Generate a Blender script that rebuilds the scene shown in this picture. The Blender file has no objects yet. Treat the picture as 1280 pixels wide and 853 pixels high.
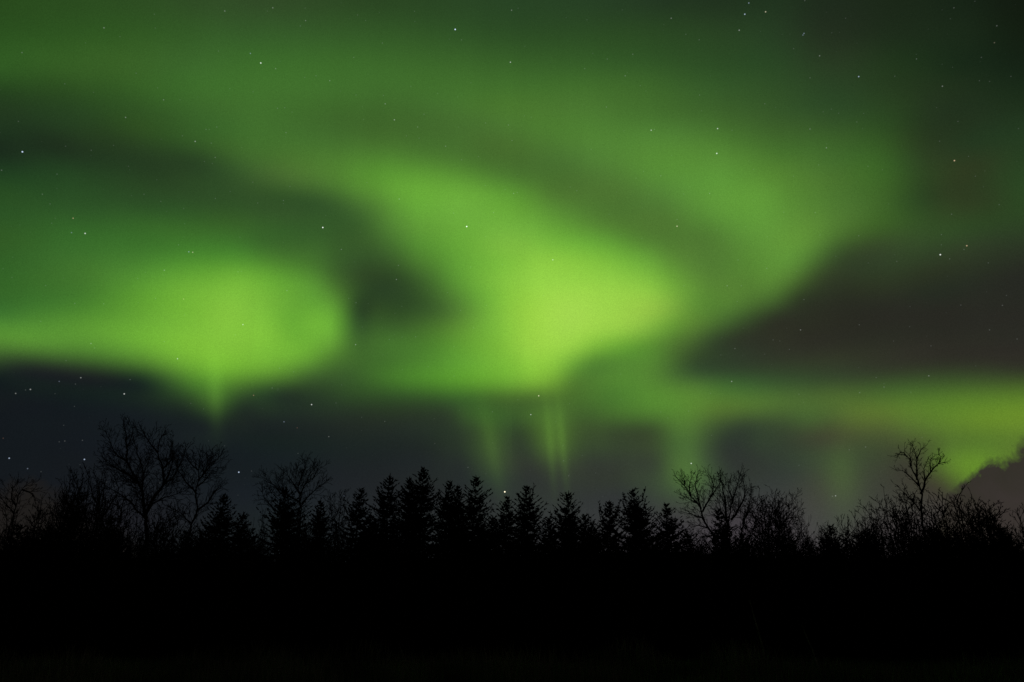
import bpy, math, random
import numpy as np
from mathutils import Vector

R = math.radians
SC = bpy.context.scene
COL = SC.collection

# ------------------------------------------------------------------ camera
cam_d = bpy.data.cameras.new("camera")
cam_d.sensor_width = 36.0
cam_d.lens = 995.0 / 1280.0 * 36.0
cam_d.clip_end = 6000.0
cam = bpy.data.objects.new("camera", cam_d)
cam.location = (0, 0, 1.6)
cam.rotation_euler = (R(90 + 19.0), 0, 0)
COL.objects.link(cam)
SC.camera = cam

# ------------------------------------------------------------------ exposure
SC.view_settings.view_transform = 'Standard'
SC.view_settings.look = 'None'
SC.view_settings.exposure = 0.0
SC.view_settings.gamma = 1.0
SC.view_settings.use_curve_mapping = False
SC.render.engine = 'CYCLES'
SC.cycles.use_denoising = False
SC.cycles.use_adaptive_sampling = False
SC.cycles.max_bounces = 3
SC.cycles.diffuse_bounces = 2

# ------------------------------------------------------------------ night sky
# Glow of the aurora by elevation (rows, from 3 degrees up, 1.2 degrees apart) and
# by azimuth (61 columns, 1.5 degrees apart, -45 to +45); square root of radiance * 999.
AURORA = [
    "117,108,114 117,108,114 117,108,114 117,108,114 116,108,114 116,108,114 116,108,114 116,108,114 116,108,114 115,108,113 115,111,117 115,113,119 114,116,121 114,118,123 114,120,125 115,122,128 116,124,130 117,127,133 118,130,136 120,132,139 122,135,143 124,139,145 127,142,149 132,146,152 137,150,156 143,154,161 149,158,165 155,162,170 160,166,174 166,169,178 171,173,182 177,177,186 184,182,192 192,189,199 200,195,206 208,201,212 215,206,219 221,211,224 226,214,228 229,217,230 230,218,231 231,218,230 231,218,229 229,213,227 228,206,225 226,205,222 226,213,220 224,210,217 221,208,213 217,204,208 214,202,203 206,193,195 207,195,196 208,195,196 208,195,197 209,196,197 209,196,197 209,195,198 210,195,198 210,195,198 210,196,198",
    "96,104,116 97,104,116 99,105,116 101,105,115 103,105,115 105,106,115 107,106,114 108,106,114 109,107,114 111,107,115 112,110,117 113,113,119 113,115,122 113,117,124 112,120,126 112,122,128 113,124,130 113,127,133 114,129,136 116,132,139 118,135,142 121,139,145 126,143,149 131,147,153 137,151,157 143,156,162 150,160,166 156,165,171 163,170,176 170,175,181 176,179,186 183,184,192 191,190,198 200,197,206 209,204,214 218,210,222 227,218,230 236,223,236 241,228,241 244,230,244 245,231,244 245,231,244 244,230,242 243,229,239 241,228,236 239,228,233 236,222,229 233,220,225 230,216,219 225,211,214 218,197,208 216,199,202 216,199,201 216,200,201 217,201,201 218,203,201 219,205,201 221,209,202 222,212,202 224,214,202 225,216,203",
    "92,95,107 92,96,109 92,97,110 92,98,111 92,99,112 92,100,113 92,100,114 92,101,115 92,101,115 94,102,116 96,104,117 101,106,120 107,109,126 110,112,129 111,115,130 111,118,130 111,121,131 111,124,131 111,128,133 113,131,136 117,135,141 123,140,147 130,144,153 135,148,157 140,153,160 144,157,162 150,162,166 155,166,169 161,171,173 166,174,177 172,180,183 179,186,189 185,191,195 191,194,200 197,199,204 202,203,208 206,201,212 208,203,217 216,204,223 227,212,229 232,215,231 233,215,232 234,215,232 234,227,230 233,245,226 231,242,221 230,217,218 226,210,213 222,205,206 218,203,200 228,231,199 223,216,201 224,214,201 222,213,201 221,209,200 217,202,199 213,192,198 208,180,197 203,166,194 200,156,191 198,152,187",
    "81,96,108 83,96,108 85,96,107 86,95,107 88,95,106 89,94,106 90,94,106 91,95,106 91,94,106 93,98,109 94,103,114 97,105,116 101,107,119 103,110,122 105,112,126 105,115,129 105,118,131 105,120,132 106,124,134 108,128,136 113,132,140 122,137,147 130,143,153 135,147,157 140,152,159 144,157,161 147,161,162 151,166,164 156,170,168 163,178,174 169,182,180 174,186,186 180,192,191 183,194,193 185,195,194 187,195,195 191,199,198 200,200,203 211,208,210 218,213,216 219,212,220 219,210,222 218,209,221 227,226,219 233,242,216 240,263,216 220,227,204 215,216,196 215,211,189 219,209,188 178,22,187 204,165,184 205,177,182 210,188,178 218,209,174 229,236,169 244,269,164 260,306,159 275,341,154 288,370,151 297,389,149",
    "80,94,108 79,94,108 79,95,108 79,95,108 80,96,108 80,96,108 80,96,108 81,96,108 81,95,108 84,97,110 88,99,115 90,102,119 93,105,121 95,107,122 96,109,123 96,110,125 96,111,127 97,114,131 98,116,134 100,119,138 105,122,139 110,126,140 117,130,140 122,134,142 125,135,144 128,136,146 133,139,149 138,143,151 153,166,162 158,170,170 166,184,175 176,198,179 173,190,176 173,188,180 172,183,185 170,180,187 175,187,190 207,250,196 217,269,201 208,236,204 202,216,206 195,211,204 192,207,201 209,221,202 229,238,199 251,298,202 210,224,189 204,205,180 217,216,169 202,148,154 356,513,154 305,410,152 293,378,152 300,396,152 300,397,153 302,400,155 304,403,156 308,407,158 313,413,159 319,420,160 322,424,162",
    "82,102,108 83,102,108 83,100,108 82,96,108 81,94,108 81,94,108 80,94,108 80,95,108 80,95,107 82,97,109 85,98,109 87,99,109 89,100,111 90,102,113 90,104,115 91,107,118 92,110,119 91,109,119 92,111,118 94,113,119 98,116,122 105,119,128 111,123,134 116,128,137 120,132,137 124,137,138 128,144,139 134,155,146 130,149,154 168,216,174 167,198,172 155,164,166 178,198,177 179,202,173 176,198,164 174,195,163 197,241,175 204,253,186 284,407,199 244,335,196 169,191,179 173,193,167 175,193,178 182,211,188 214,240,189 248,317,187 212,234,184 212,230,175 181,125,167 310,426,157 391,567,160 342,473,160 309,398,160 326,429,160 326,428,160 326,429,161 320,424,161 311,418,161 304,413,160 308,422,158 328,449,155",
    "75,68,108 71,69,107 73,79,107 78,93,107 81,100,108 82,101,108 82,99,108 82,97,108 81,95,107 82,97,110 83,97,113 84,99,117 86,100,119 88,101,120 90,103,120 87,101,118 84,96,117 88,108,119 90,110,123 93,114,126 96,118,127 100,120,127 105,124,128 109,128,130 112,129,134 116,133,139 123,140,144 137,160,149 134,143,151 215,288,172 190,221,168 164,163,167 210,259,172 195,221,173 171,180,175 182,200,175 187,215,177 180,188,176 286,420,192 214,277,189 171,188,171 164,177,169 169,193,170 181,226,171 199,259,176 232,291,186 204,257,169 210,249,165 225,223,165 252,328,159 266,369,159 282,401,160 313,422,160 308,423,158 322,442,156 342,469,153 365,497,151 383,519,150 397,534,151 400,540,151 389,534,152",
    "104,165,106 109,161,109 104,142,110 91,106,109 79,78,108 75,73,107 75,80,107 77,89,107 80,96,108 83,101,110 85,102,112 86,102,113 87,106,115 89,108,118 90,110,120 100,123,126 109,142,129 95,118,125 93,125,115 91,122,112 94,124,116 100,130,121 105,132,125 109,136,128 110,135,127 114,137,128 119,141,130 142,178,139 148,190,146 239,340,169 163,193,156 171,222,159 301,430,174 201,272,162 192,247,163 192,244,163 195,245,160 213,271,164 245,374,186 222,301,174 148,164,162 167,205,163 174,225,163 185,214,166 217,207,169 227,202,169 256,295,172 264,303,176 289,372,169 317,435,163 353,484,156 381,516,150 390,526,150 396,532,151 393,531,152 380,520,152 357,500,152 328,470,151 292,428,149 249,368,147 202,284,143",
    "22,22,119 22,22,103 22,22,98 53,70,103 97,151,107 106,157,109 102,141,109 94,117,109 85,94,108 81,92,111 81,98,114 83,102,116 83,97,116 84,102,119 93,112,121 87,107,117 88,80,124 121,155,123 101,113,127 106,121,128 111,130,127 114,131,127 123,145,129 126,150,132 127,152,137 131,161,141 139,176,143 146,192,144 156,180,150 234,348,155 151,193,150 198,264,144 299,448,172 217,290,156 201,258,155 189,229,157 184,215,153 183,215,153 295,442,184 251,351,171 205,270,169 158,185,164 183,224,165 211,276,165 244,363,173 258,335,173 337,432,171 337,432,165 334,461,159 324,469,156 336,487,155 325,474,157 315,455,151 292,426,149 262,385,147 231,331,144 196,260,141 163,180,139 147,114,139 147,83,139 155,109,138",
    "364,608,193 331,542,189 268,418,176 167,212,150 22,22,122 22,22,106 22,22,102 25,22,103 84,124,109 90,133,111 86,126,107 87,131,111 95,145,115 108,151,115 125,188,125 149,199,139 250,410,154 86,68,132 147,210,136 126,179,130 128,170,134 138,187,137 135,171,135 139,175,132 146,186,131 147,181,135 152,193,142 156,178,146 218,354,151 215,363,153 202,315,152 251,389,160 295,444,178 230,342,160 222,337,155 262,417,163 276,449,168 309,499,179 308,492,178 312,464,173 323,442,170 320,450,173 304,438,174 288,408,177 276,381,174 286,393,168 259,361,164 243,365,162 232,353,160 228,334,157 218,312,154 204,274,150 177,210,141 160,156,138 153,121,139 152,109,140 157,126,138 163,148,135 164,162,132 160,167,132 152,164,133",
    "197,397,168 258,467,172 309,535,179 346,585,187 351,585,191 322,527,187 271,428,176 199,283,157 120,100,138 108,43,134 117,78,137 113,69,130 78,22,119 29,22,124 188,297,153 275,487,161 288,495,162 249,384,158 143,238,148 106,99,132 137,193,130 150,215,136 173,271,137 172,271,138 171,270,141 177,278,142 182,285,143 191,321,147 186,312,151 208,298,147 230,327,150 200,284,151 253,365,159 251,386,154 263,418,165 249,422,167 290,476,176 311,511,179 318,499,179 311,475,181 260,429,179 219,371,174 202,320,169 189,285,161 182,263,157 171,228,156 176,217,154 173,192,148 169,179,140 164,170,138 162,158,137 160,143,137 162,145,137 162,153,134 163,161,131 159,163,131 153,160,132 147,153,133 142,144,132 142,139,130 146,140,127",
    "188,345,133 173,346,148 167,356,160 188,384,166 230,431,170 273,483,173 312,536,179 336,570,184 352,591,191 331,555,188 308,519,181 301,509,178 321,534,183 343,556,179 400,650,192 427,682,193 452,727,192 421,685,190 397,631,186 327,529,176 226,343,166 205,317,156 192,301,152 224,376,152 252,445,152 278,499,157 303,546,162 326,574,163 353,605,166 381,638,178 410,661,195 483,725,209 427,637,193 265,403,168 279,438,169 306,499,179 300,493,179 299,464,180 225,343,171 161,230,159 164,215,157 166,204,151 169,203,145 172,203,145 178,203,145 184,205,145 179,192,143 174,181,141 170,170,142 167,161,140 161,159,135 156,160,132 151,157,131 147,151,133 144,146,132 142,141,131 144,141,129 147,143,126 149,147,125 146,149,125 139,148,127",
    "177,345,142 187,351,138 191,349,132 189,347,133 181,351,144 174,359,156 182,377,164 194,390,167 255,461,170 301,521,177 339,571,186 370,615,192 397,658,193 418,689,196 455,718,202 472,735,206 462,713,210 463,714,208 431,695,202 434,703,198 388,641,189 258,414,161 232,373,155 219,367,154 226,378,156 255,437,164 288,497,173 326,561,183 363,614,192 414,667,200 444,699,202 518,767,224 527,773,229 379,621,198 234,401,171 270,444,175 296,479,180 303,494,179 241,354,160 171,223,139 172,228,143 167,209,149 165,187,144 162,170,138 160,160,136 154,151,132 151,154,130 148,155,128 145,153,125 143,150,124 143,146,126 144,144,128 146,143,128 146,143,127 148,145,125 148,148,125 143,149,125 138,147,127 135,143,128 135,139,127 137,141,124",
    "174,318,133 167,319,137 169,331,141 177,344,142 184,349,139 188,347,134 190,347,133 186,347,137 198,384,153 220,421,160 260,475,164 304,531,172 347,582,184 387,630,195 424,683,204 455,714,211 487,745,220 474,738,216 474,735,211 371,622,188 388,648,190 389,633,203 202,328,155 237,383,159 249,427,163 253,430,161 271,466,163 316,538,173 369,602,184 411,655,192 489,730,220 573,796,249 573,799,252 591,824,261 467,718,208 399,648,194 335,579,176 309,505,177 284,418,173 241,344,163 163,207,151 157,155,132 155,160,132 163,175,129 153,157,125 152,160,126 149,152,124 147,146,124 146,144,126 146,143,127 148,144,126 146,147,126 142,150,126 140,148,126 137,146,127 136,142,127 136,139,127 138,142,125 142,155,123 147,166,124 151,167,134",
    "173,305,132 180,316,131 180,320,131 173,318,133 168,320,137 170,330,140 175,341,142 183,351,141 205,374,145 214,389,151 229,420,159 277,497,166 328,570,171 366,617,179 408,667,190 444,702,204 485,733,224 465,717,217 439,710,212 337,592,176 422,688,205 389,674,191 133,193,145 204,330,147 195,301,148 226,356,153 265,424,162 318,499,175 375,596,192 424,678,210 503,751,226 573,803,242 593,816,267 597,815,278 604,820,270 582,800,260 575,786,261 477,698,231 357,574,187 329,479,175 286,434,175 221,330,162 176,228,140 143,124,129 158,177,134 148,153,123 145,150,125 144,153,127 145,153,126 141,158,126 133,160,127 136,155,126 141,148,126 138,140,126 139,145,125 142,157,123 146,166,124 150,169,131 154,175,138 156,197,134 156,228,125",
    "154,286,136 154,289,135 166,298,134 176,308,132 180,317,131 179,320,132 172,316,132 174,327,138 198,368,151 222,400,157 246,432,162 270,478,173 307,542,181 354,604,187 404,660,199 434,695,207 464,727,217 454,711,215 403,649,201 365,605,192 332,578,182 355,588,199 76,57,117 179,264,133 154,237,126 170,264,137 197,304,152 252,390,169 335,525,190 423,673,211 511,750,227 569,798,242 596,816,267 610,823,283 593,815,273 573,801,261 570,779,257 563,744,252 485,674,232 331,520,190 301,476,178 311,480,182 280,423,172 257,389,166 156,179,127 160,193,134 152,173,127 162,188,127 162,197,128 156,183,126 159,177,125 153,177,126 149,179,127 149,172,127 150,169,131 153,175,137 155,191,135 156,219,128 156,236,123 155,239,124 158,241,127",
    "134,254,119 155,273,125 155,283,132 152,287,136 158,292,135 168,300,133 175,305,131 182,327,135 188,352,145 199,376,155 214,401,159 230,426,162 249,459,169 282,516,175 318,570,177 360,618,186 406,665,199 416,681,201 373,643,189 352,599,187 329,563,192 243,380,157 182,283,138 137,207,131 156,232,137 164,250,132 216,341,153 284,451,176 342,575,190 412,673,207 502,752,224 549,791,241 584,814,263 592,820,268 584,814,263 569,800,257 560,792,253 535,776,245 427,661,212 362,559,196 307,472,183 304,459,181 293,450,177 332,515,191 294,438,177 190,236,139 177,212,141 167,216,142 167,219,141 175,233,142 171,227,143 173,216,141 170,211,141 158,205,136 156,215,128 156,234,124 155,238,124 156,239,126 158,242,127 158,245,126 149,240,125",
    "122,195,124 119,222,121 126,243,119 147,265,122 156,278,128 154,284,134 151,286,135 162,297,136 177,329,141 188,360,146 196,375,148 200,383,150 203,390,150 212,409,153 234,454,162 250,482,165 267,510,169 279,510,171 273,471,167 266,464,166 241,403,159 203,319,153 168,236,136 163,232,128 150,223,126 196,303,149 252,409,166 316,544,182 384,631,201 449,699,219 497,749,234 534,785,248 544,796,252 539,790,248 528,777,244 515,764,240 489,741,233 439,684,220 368,590,197 317,488,188 289,440,182 283,446,177 308,490,181 316,503,188 349,564,206 279,433,178 186,262,147 187,232,145 187,232,146 192,265,148 190,277,145 172,268,135 160,252,128 160,241,125 154,237,126 158,241,127 158,244,127 155,243,125 147,237,125 149,236,128 156,236,130",
    "89,124,95 99,130,103 119,184,120 120,214,122 120,233,119 134,251,120 151,269,123 155,277,131 156,280,136 162,287,139 171,310,142 186,343,144 200,368,146 208,378,146 212,383,148 217,400,155 214,399,156 199,353,152 203,343,152 212,352,154 224,377,159 196,316,149 185,295,147 186,289,146 209,325,151 265,436,166 298,503,176 337,569,189 379,629,200 413,678,208 453,718,218 508,758,233 525,768,238 507,754,230 480,733,221 449,705,215 404,661,209 362,599,201 315,484,188 293,447,181 282,436,178 289,445,181 313,500,189 331,527,195 354,553,198 343,533,194 286,441,176 251,385,157 210,338,132 201,319,135 179,276,135 170,229,126 168,207,123 160,214,123 155,252,127 150,237,125 146,236,126 151,236,129 155,232,128 141,210,120 129,201,117",
    "124,195,117 113,186,111 94,137,99 93,122,98 113,166,115 122,201,123 118,220,121 129,239,122 142,250,127 150,266,132 153,266,134 154,261,135 155,270,137 164,291,139 176,311,139 189,323,138 200,334,143 194,340,145 185,330,144 181,317,145 185,312,147 189,305,144 194,305,144 222,355,158 254,422,168 300,518,179 329,562,186 356,600,193 389,637,203 437,679,220 462,700,229 450,698,225 429,693,217 409,679,211 379,643,203 347,594,195 310,513,183 273,422,172 272,422,172 273,420,173 272,413,174 292,467,183 333,542,200 339,551,201 335,531,195 323,499,187 294,457,181 273,421,177 231,365,151 189,300,136 147,226,125 159,199,119 157,201,119 153,220,122 149,237,128 154,235,129 151,225,126 136,205,118 129,201,118 130,208,124 128,196,119",
    "129,200,113 131,194,116 124,193,116 116,190,113 101,156,104 90,124,96 103,139,106 122,197,119 129,231,124 135,231,124 143,238,126 150,246,128 155,247,130 157,250,133 162,256,138 166,268,140 164,274,137 177,276,145 188,289,150 185,295,146 184,304,145 180,302,146 187,306,148 256,418,172 305,497,185 345,564,196 362,595,200 372,616,202 387,636,208 406,658,219 416,668,225 400,649,216 369,606,199 343,562,190 312,498,182 287,444,175 278,421,172 276,418,171 275,412,172 284,441,179 305,499,190 332,545,199 344,565,199 342,561,198 322,518,190 294,467,178 275,438,173 250,397,165 224,360,146 201,324,132 169,253,126 165,229,124 171,196,118 162,207,123 141,216,122 132,201,117 129,204,120 130,207,124 126,192,117 118,170,105 108,160,100",
    "143,255,113 125,214,108 131,206,113 131,194,116 126,192,116 119,192,115 113,181,111 106,146,104 109,134,105 120,176,115 126,197,119 129,197,118 132,203,120 148,229,125 160,258,132 165,263,137 179,275,143 172,278,138 155,265,130 155,257,138 163,264,144 204,322,158 247,394,173 286,459,179 329,553,190 367,624,201 381,634,210 390,636,216 388,633,214 382,627,205 373,616,196 352,581,192 322,525,189 299,480,183 274,430,174 261,406,170 263,410,171 267,414,176 276,430,183 304,490,194 331,539,200 338,552,199 348,571,202 340,557,198 307,494,180 289,457,172 272,421,168 250,392,158 224,376,144 195,329,137 166,253,132 158,200,123 134,203,122 124,199,119 132,203,121 129,204,123 124,185,113 116,168,104 107,159,100 99,153,97 93,141,93",
    "187,341,134 178,324,130 144,256,114 127,218,108 130,210,113 131,196,115 129,198,117 130,210,120 134,216,120 139,212,115 138,203,117 141,214,123 145,220,124 137,205,123 135,199,127 171,274,144 197,314,153 241,357,169 265,392,178 269,412,175 272,429,174 286,470,174 314,522,178 336,561,188 370,619,197 382,643,201 385,641,204 386,638,207 383,633,205 359,604,194 335,569,184 306,501,177 274,420,170 265,400,168 267,403,170 269,407,170 273,413,176 285,447,186 300,486,194 317,523,199 327,545,200 330,553,201 317,526,191 300,483,175 291,462,172 270,426,170 244,395,166 222,369,157 203,340,142 186,301,130 160,225,119 133,185,112 132,180,111 129,180,114 121,178,111 113,165,102 106,159,100 99,152,96 93,141,92 87,128,89 84,121,85",
    "146,268,112 166,304,123 185,338,133 179,324,130 150,268,116 127,222,108 136,225,113 140,227,118 140,230,122 146,240,123 160,262,120 171,279,120 173,292,128 181,307,135 196,325,139 214,347,146 231,379,157 235,390,158 252,404,161 268,430,167 278,452,173 289,477,174 300,513,174 313,541,176 324,555,182 333,563,187 328,553,185 314,526,180 299,497,177 275,450,173 258,413,169 252,398,166 249,391,163 249,388,163 259,400,170 274,426,181 289,460,186 303,498,188 309,513,187 314,519,189 316,519,192 314,512,193 302,488,185 269,437,169 238,395,158 224,373,154 219,358,151 209,329,146 183,294,132 159,259,123 145,223,118 132,183,115 122,173,113 118,169,108 112,164,102 95,147,94 93,140,92 87,128,89 84,122,85 83,118,80 82,114,75",
    "150,267,111 147,267,111 148,271,113 166,303,122 183,334,132 180,329,131 167,294,123 154,263,115 156,264,118 162,276,124 165,280,128 170,284,131 181,301,136 189,323,141 195,344,147 210,370,154 225,387,158 232,393,161 235,398,163 238,399,164 245,408,165 253,418,167 261,428,169 265,438,169 264,437,168 259,426,167 258,418,167 250,401,165 239,381,160 241,377,159 242,375,158 245,380,162 250,393,171 259,410,177 274,442,184 288,468,187 295,482,186 301,493,186 304,498,186 303,496,186 296,485,184 278,458,176 252,415,165 228,370,155 219,346,151 210,325,149 194,300,146 172,271,141 158,251,133 153,239,125 145,220,118 131,185,113 128,178,109 115,164,102 94,142,93 86,125,87 84,122,85 83,118,80 82,114,75 81,110,74 79,106,74",
    "145,252,107 147,255,108 150,267,111 148,268,111 149,272,113 163,297,121 185,331,132 196,342,137 191,327,134 184,316,130 186,323,132 194,342,137 202,355,145 206,354,149 212,357,151 220,372,155 227,386,159 225,384,158 222,375,156 221,368,156 221,365,157 222,362,155 224,361,152 227,364,152 231,368,155 233,375,158 234,378,160 240,384,163 248,384,162 248,376,160 253,388,163 262,414,170 268,431,173 276,449,177 283,461,180 287,471,183 287,473,184 285,471,185 280,462,184 271,446,183 255,418,174 235,381,161 222,354,155 208,328,150 192,303,146 175,281,143 162,260,140 154,244,136 149,230,129 141,211,119 133,193,112 125,185,107 103,160,98 89,138,92 90,133,89 83,118,80 82,114,75 81,110,74 80,107,74 78,102,73 78,102,72",
    "146,256,108 146,256,108 145,251,107 147,257,109 149,266,111 149,270,112 154,279,115 168,301,122 188,327,132 202,342,139 205,345,142 203,345,145 206,364,149 215,385,153 221,394,156 225,395,158 228,394,159 228,391,159 223,381,155 218,367,150 216,360,149 216,353,149 216,350,150 217,350,150 221,357,152 227,362,156 232,369,159 236,374,161 246,391,169 258,415,176 263,427,175 267,439,172 270,447,171 271,448,172 269,447,174 265,437,174 257,423,170 246,405,165 236,386,160 225,366,154 216,348,151 208,334,150 197,317,147 187,300,145 178,284,141 169,266,138 159,248,136 150,228,132 144,211,125 136,202,116 124,195,108 110,173,101 103,154,98 102,148,96 96,138,90 83,114,76 79,106,73 79,103,73 78,101,72 79,103,73 78,103,73",
    "146,255,108 146,255,108 146,257,108 146,256,108 144,251,107 148,256,110 154,271,115 158,282,118 161,290,120 170,303,124 185,321,132 198,340,142 204,347,152 207,356,154 212,372,154 219,386,155 224,393,157 228,398,160 230,400,162 231,399,162 229,394,161 227,386,158 224,378,157 223,371,155 225,372,158 231,386,162 240,397,167 246,409,167 254,418,164 259,424,161 263,427,162 262,424,164 260,420,169 258,416,171 255,412,169 247,402,165 238,390,160 231,380,156 225,370,154 216,356,153 204,338,152 191,317,149 180,297,145 172,280,140 163,264,136 155,246,134 151,226,132 148,206,128 141,194,121 127,182,112 115,167,104 110,155,101 107,151,99 103,147,97 92,128,87 81,108,77 77,100,71 79,104,73 78,103,73 78,103,73 78,103,73",
    "146,256,108 146,256,108 146,255,108 146,256,108 145,256,108 148,258,111 150,257,113 152,258,116 159,273,120 164,286,123 168,295,125 172,303,128 181,316,135 190,330,144 198,344,149 204,360,150 209,373,150 213,379,151 216,383,152 219,385,154 222,387,156 224,388,158 226,390,159 227,392,160 228,393,159 229,392,158 229,393,158 231,394,158 232,395,159 233,397,160 233,398,160 233,397,159 232,395,157 230,391,155 227,385,154 224,377,152 220,368,151 213,356,150 203,339,147 189,316,144 175,293,139 164,274,135 157,260,132 151,251,132 148,243,132 145,227,130 142,203,126 135,177,119 125,163,112 116,154,106 110,151,102 106,147,98 101,141,95 92,129,90 88,123,86 84,113,79 77,100,71 79,104,73 78,103,73 78,103,73 78,103,73",
    "146,255,108 146,255,108 146,256,108 146,256,108 146,255,108 149,258,112 151,262,114 154,265,117 155,264,119 156,259,122 161,266,125 167,278,129 173,290,133 177,299,137 181,307,142 185,316,146 189,326,147 194,338,148 199,348,149 203,357,149 206,363,149 209,366,150 211,367,151 212,368,151 213,367,152 213,367,152 213,365,152 212,363,151 211,361,150 209,357,149 207,353,148 205,348,148 201,342,147 197,335,146 192,326,144 186,317,143 180,306,141 173,295,139 167,283,136 162,271,133 157,260,131 153,250,129 151,242,129 148,234,129 144,224,129 139,206,127 132,182,120 125,162,114 119,155,109 112,150,104 107,145,97 102,139,93 99,137,93 96,135,92 91,127,88 85,116,81 77,101,71 79,104,73 78,103,73 78,103,73 78,103,73",
    "146,255,108 146,255,108 146,255,108 146,255,108 147,256,109 149,259,112 152,261,115 154,264,117 157,266,120 159,269,123 161,267,125 163,263,129 164,255,132 169,260,135 174,271,139 177,281,142 179,292,144 180,298,144 181,303,144 183,308,144 185,313,144 186,318,144 188,323,144 190,326,144 191,327,144 190,326,143 189,323,143 187,319,142 185,315,141 182,310,140 180,305,139 177,300,138 175,296,137 172,291,135 169,285,134 166,280,132 164,274,130 161,267,129 158,260,128 155,252,128 152,244,128 150,235,127 146,224,127 140,213,125 135,204,124 128,190,120 122,172,114 116,156,110 111,149,106 110,147,103 108,145,98 104,143,95 100,139,93 96,134,92 91,128,89 86,119,83 79,104,74 78,103,72 78,103,73 78,103,73 78,103,73",
    "146,255,108 146,255,108 146,256,108 146,255,108 147,257,110 150,260,113 152,262,115 155,265,118 157,266,121 159,266,123 162,267,126 165,266,129 168,266,133 170,263,136 171,257,138 171,252,139 170,245,138 170,253,138 170,262,137 170,269,137 170,276,136 171,282,136 171,284,136 171,286,136 170,285,136 168,282,135 166,279,135 163,274,134 160,269,133 158,265,132 156,261,131 155,258,130 154,256,129 153,253,128 152,251,127 151,247,126 149,243,125 148,238,125 145,231,125 142,222,124 137,209,122 131,194,119 125,181,116 120,175,114 117,173,112 119,177,113 118,169,112 117,158,110 115,152,108 111,148,104 108,146,99 105,143,95 101,139,94 97,136,92 93,130,90 88,121,84 81,108,76 78,102,72 79,103,73 78,103,73 78,103,73",
    "146,255,108 146,255,108 146,256,108 145,255,107 148,258,111 150,260,113 153,263,116 155,265,119 157,266,121 160,267,124 162,266,127 165,265,130 167,263,133 170,261,136 172,260,138 173,259,140 173,259,140 170,254,138 166,249,135 162,244,132 157,240,129 152,234,126 152,238,126 152,242,127 153,246,128 154,248,130 154,249,131 153,249,132 152,248,132 151,246,133 149,243,133 148,240,132 147,237,131 145,232,131 143,227,130 141,220,129 138,212,129 135,203,127 131,194,126 125,180,122 123,176,118 120,172,115 120,172,114 121,176,114 122,182,115 121,181,115 120,172,113 117,160,111 114,152,108 112,149,105 109,146,100 105,144,96 102,140,94 98,137,93 94,132,91 89,124,86 83,112,78 77,100,71 79,104,73 78,103,73 78,103,73",
    "146,255,108 146,255,108 146,256,108 146,255,108 149,258,111 151,261,114 153,263,117 156,265,119 158,267,122 160,267,124 163,266,127 165,265,131 168,263,134 170,261,137 172,259,138 173,257,139 172,255,139 170,254,138 167,252,136 164,251,133 160,249,131 158,249,129 154,245,127 152,243,127 151,240,127 149,238,128 148,237,129 148,236,130 147,235,132 146,234,132 145,232,133 144,230,133 143,226,132 141,222,132 140,218,131 138,213,130 137,209,129 135,204,127 133,200,126 131,194,123 127,186,120 124,179,116 121,174,114 121,175,114 121,179,114 121,181,114 120,173,113 117,162,111 115,153,109 112,149,105 109,147,101 106,144,97 103,141,94 99,137,93 95,133,91 90,126,87 85,116,81 77,101,71 79,104,73 78,103,73 78,103,73",
    "146,255,108 146,256,108 146,255,108 147,256,109 149,259,112 152,261,115 154,264,117 156,266,120 158,267,122 160,267,125 163,266,128 166,265,131 169,263,134 171,261,137 172,259,139 173,257,140 172,256,139 169,253,137 166,251,135 163,249,133 159,247,130 156,244,128 154,243,127 152,242,127 151,242,127 151,241,128 150,240,130 149,240,131 148,239,132 147,237,132 146,235,133 145,233,133 144,229,132 142,225,132 141,220,131 139,215,130 137,210,129 135,204,127 133,199,126 130,192,123 126,184,120 123,178,116 121,174,114 121,175,114 121,179,115 121,181,115 120,175,114 118,164,111 115,154,109 113,150,106 110,147,102 107,145,97 103,141,95 100,138,93 96,134,92 91,128,89 86,118,82 79,105,74 78,103,72 78,103,73 78,103,73",
    "146,255,108 146,256,108 146,255,108 148,257,110 150,260,113 152,262,115 155,264,118 157,266,121 159,267,123 161,267,126 164,266,129 167,264,132 169,262,135 171,261,137 172,259,139 173,257,140 171,255,139 169,253,137 166,251,135 162,249,132 159,247,130 156,245,128 154,244,127 152,242,127 151,241,127 150,240,128 149,240,129 149,239,131 148,238,132 147,236,132 146,235,133 145,232,133 144,229,132 142,225,132 141,220,131 139,215,130 137,210,129 135,205,127 133,200,126 130,193,123 127,186,120 124,179,117 122,175,115 121,174,114 121,178,114 121,181,115 120,177,114 118,167,112 116,156,110 113,150,107 111,148,103 108,146,99 104,142,95 101,139,94 97,136,92 93,130,90 88,122,85 82,110,77 77,101,71 79,104,73 78,103,73",
]
AZ_STEP, EL0, EL_STEP = 1.5, 3.0, 1.2
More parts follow.
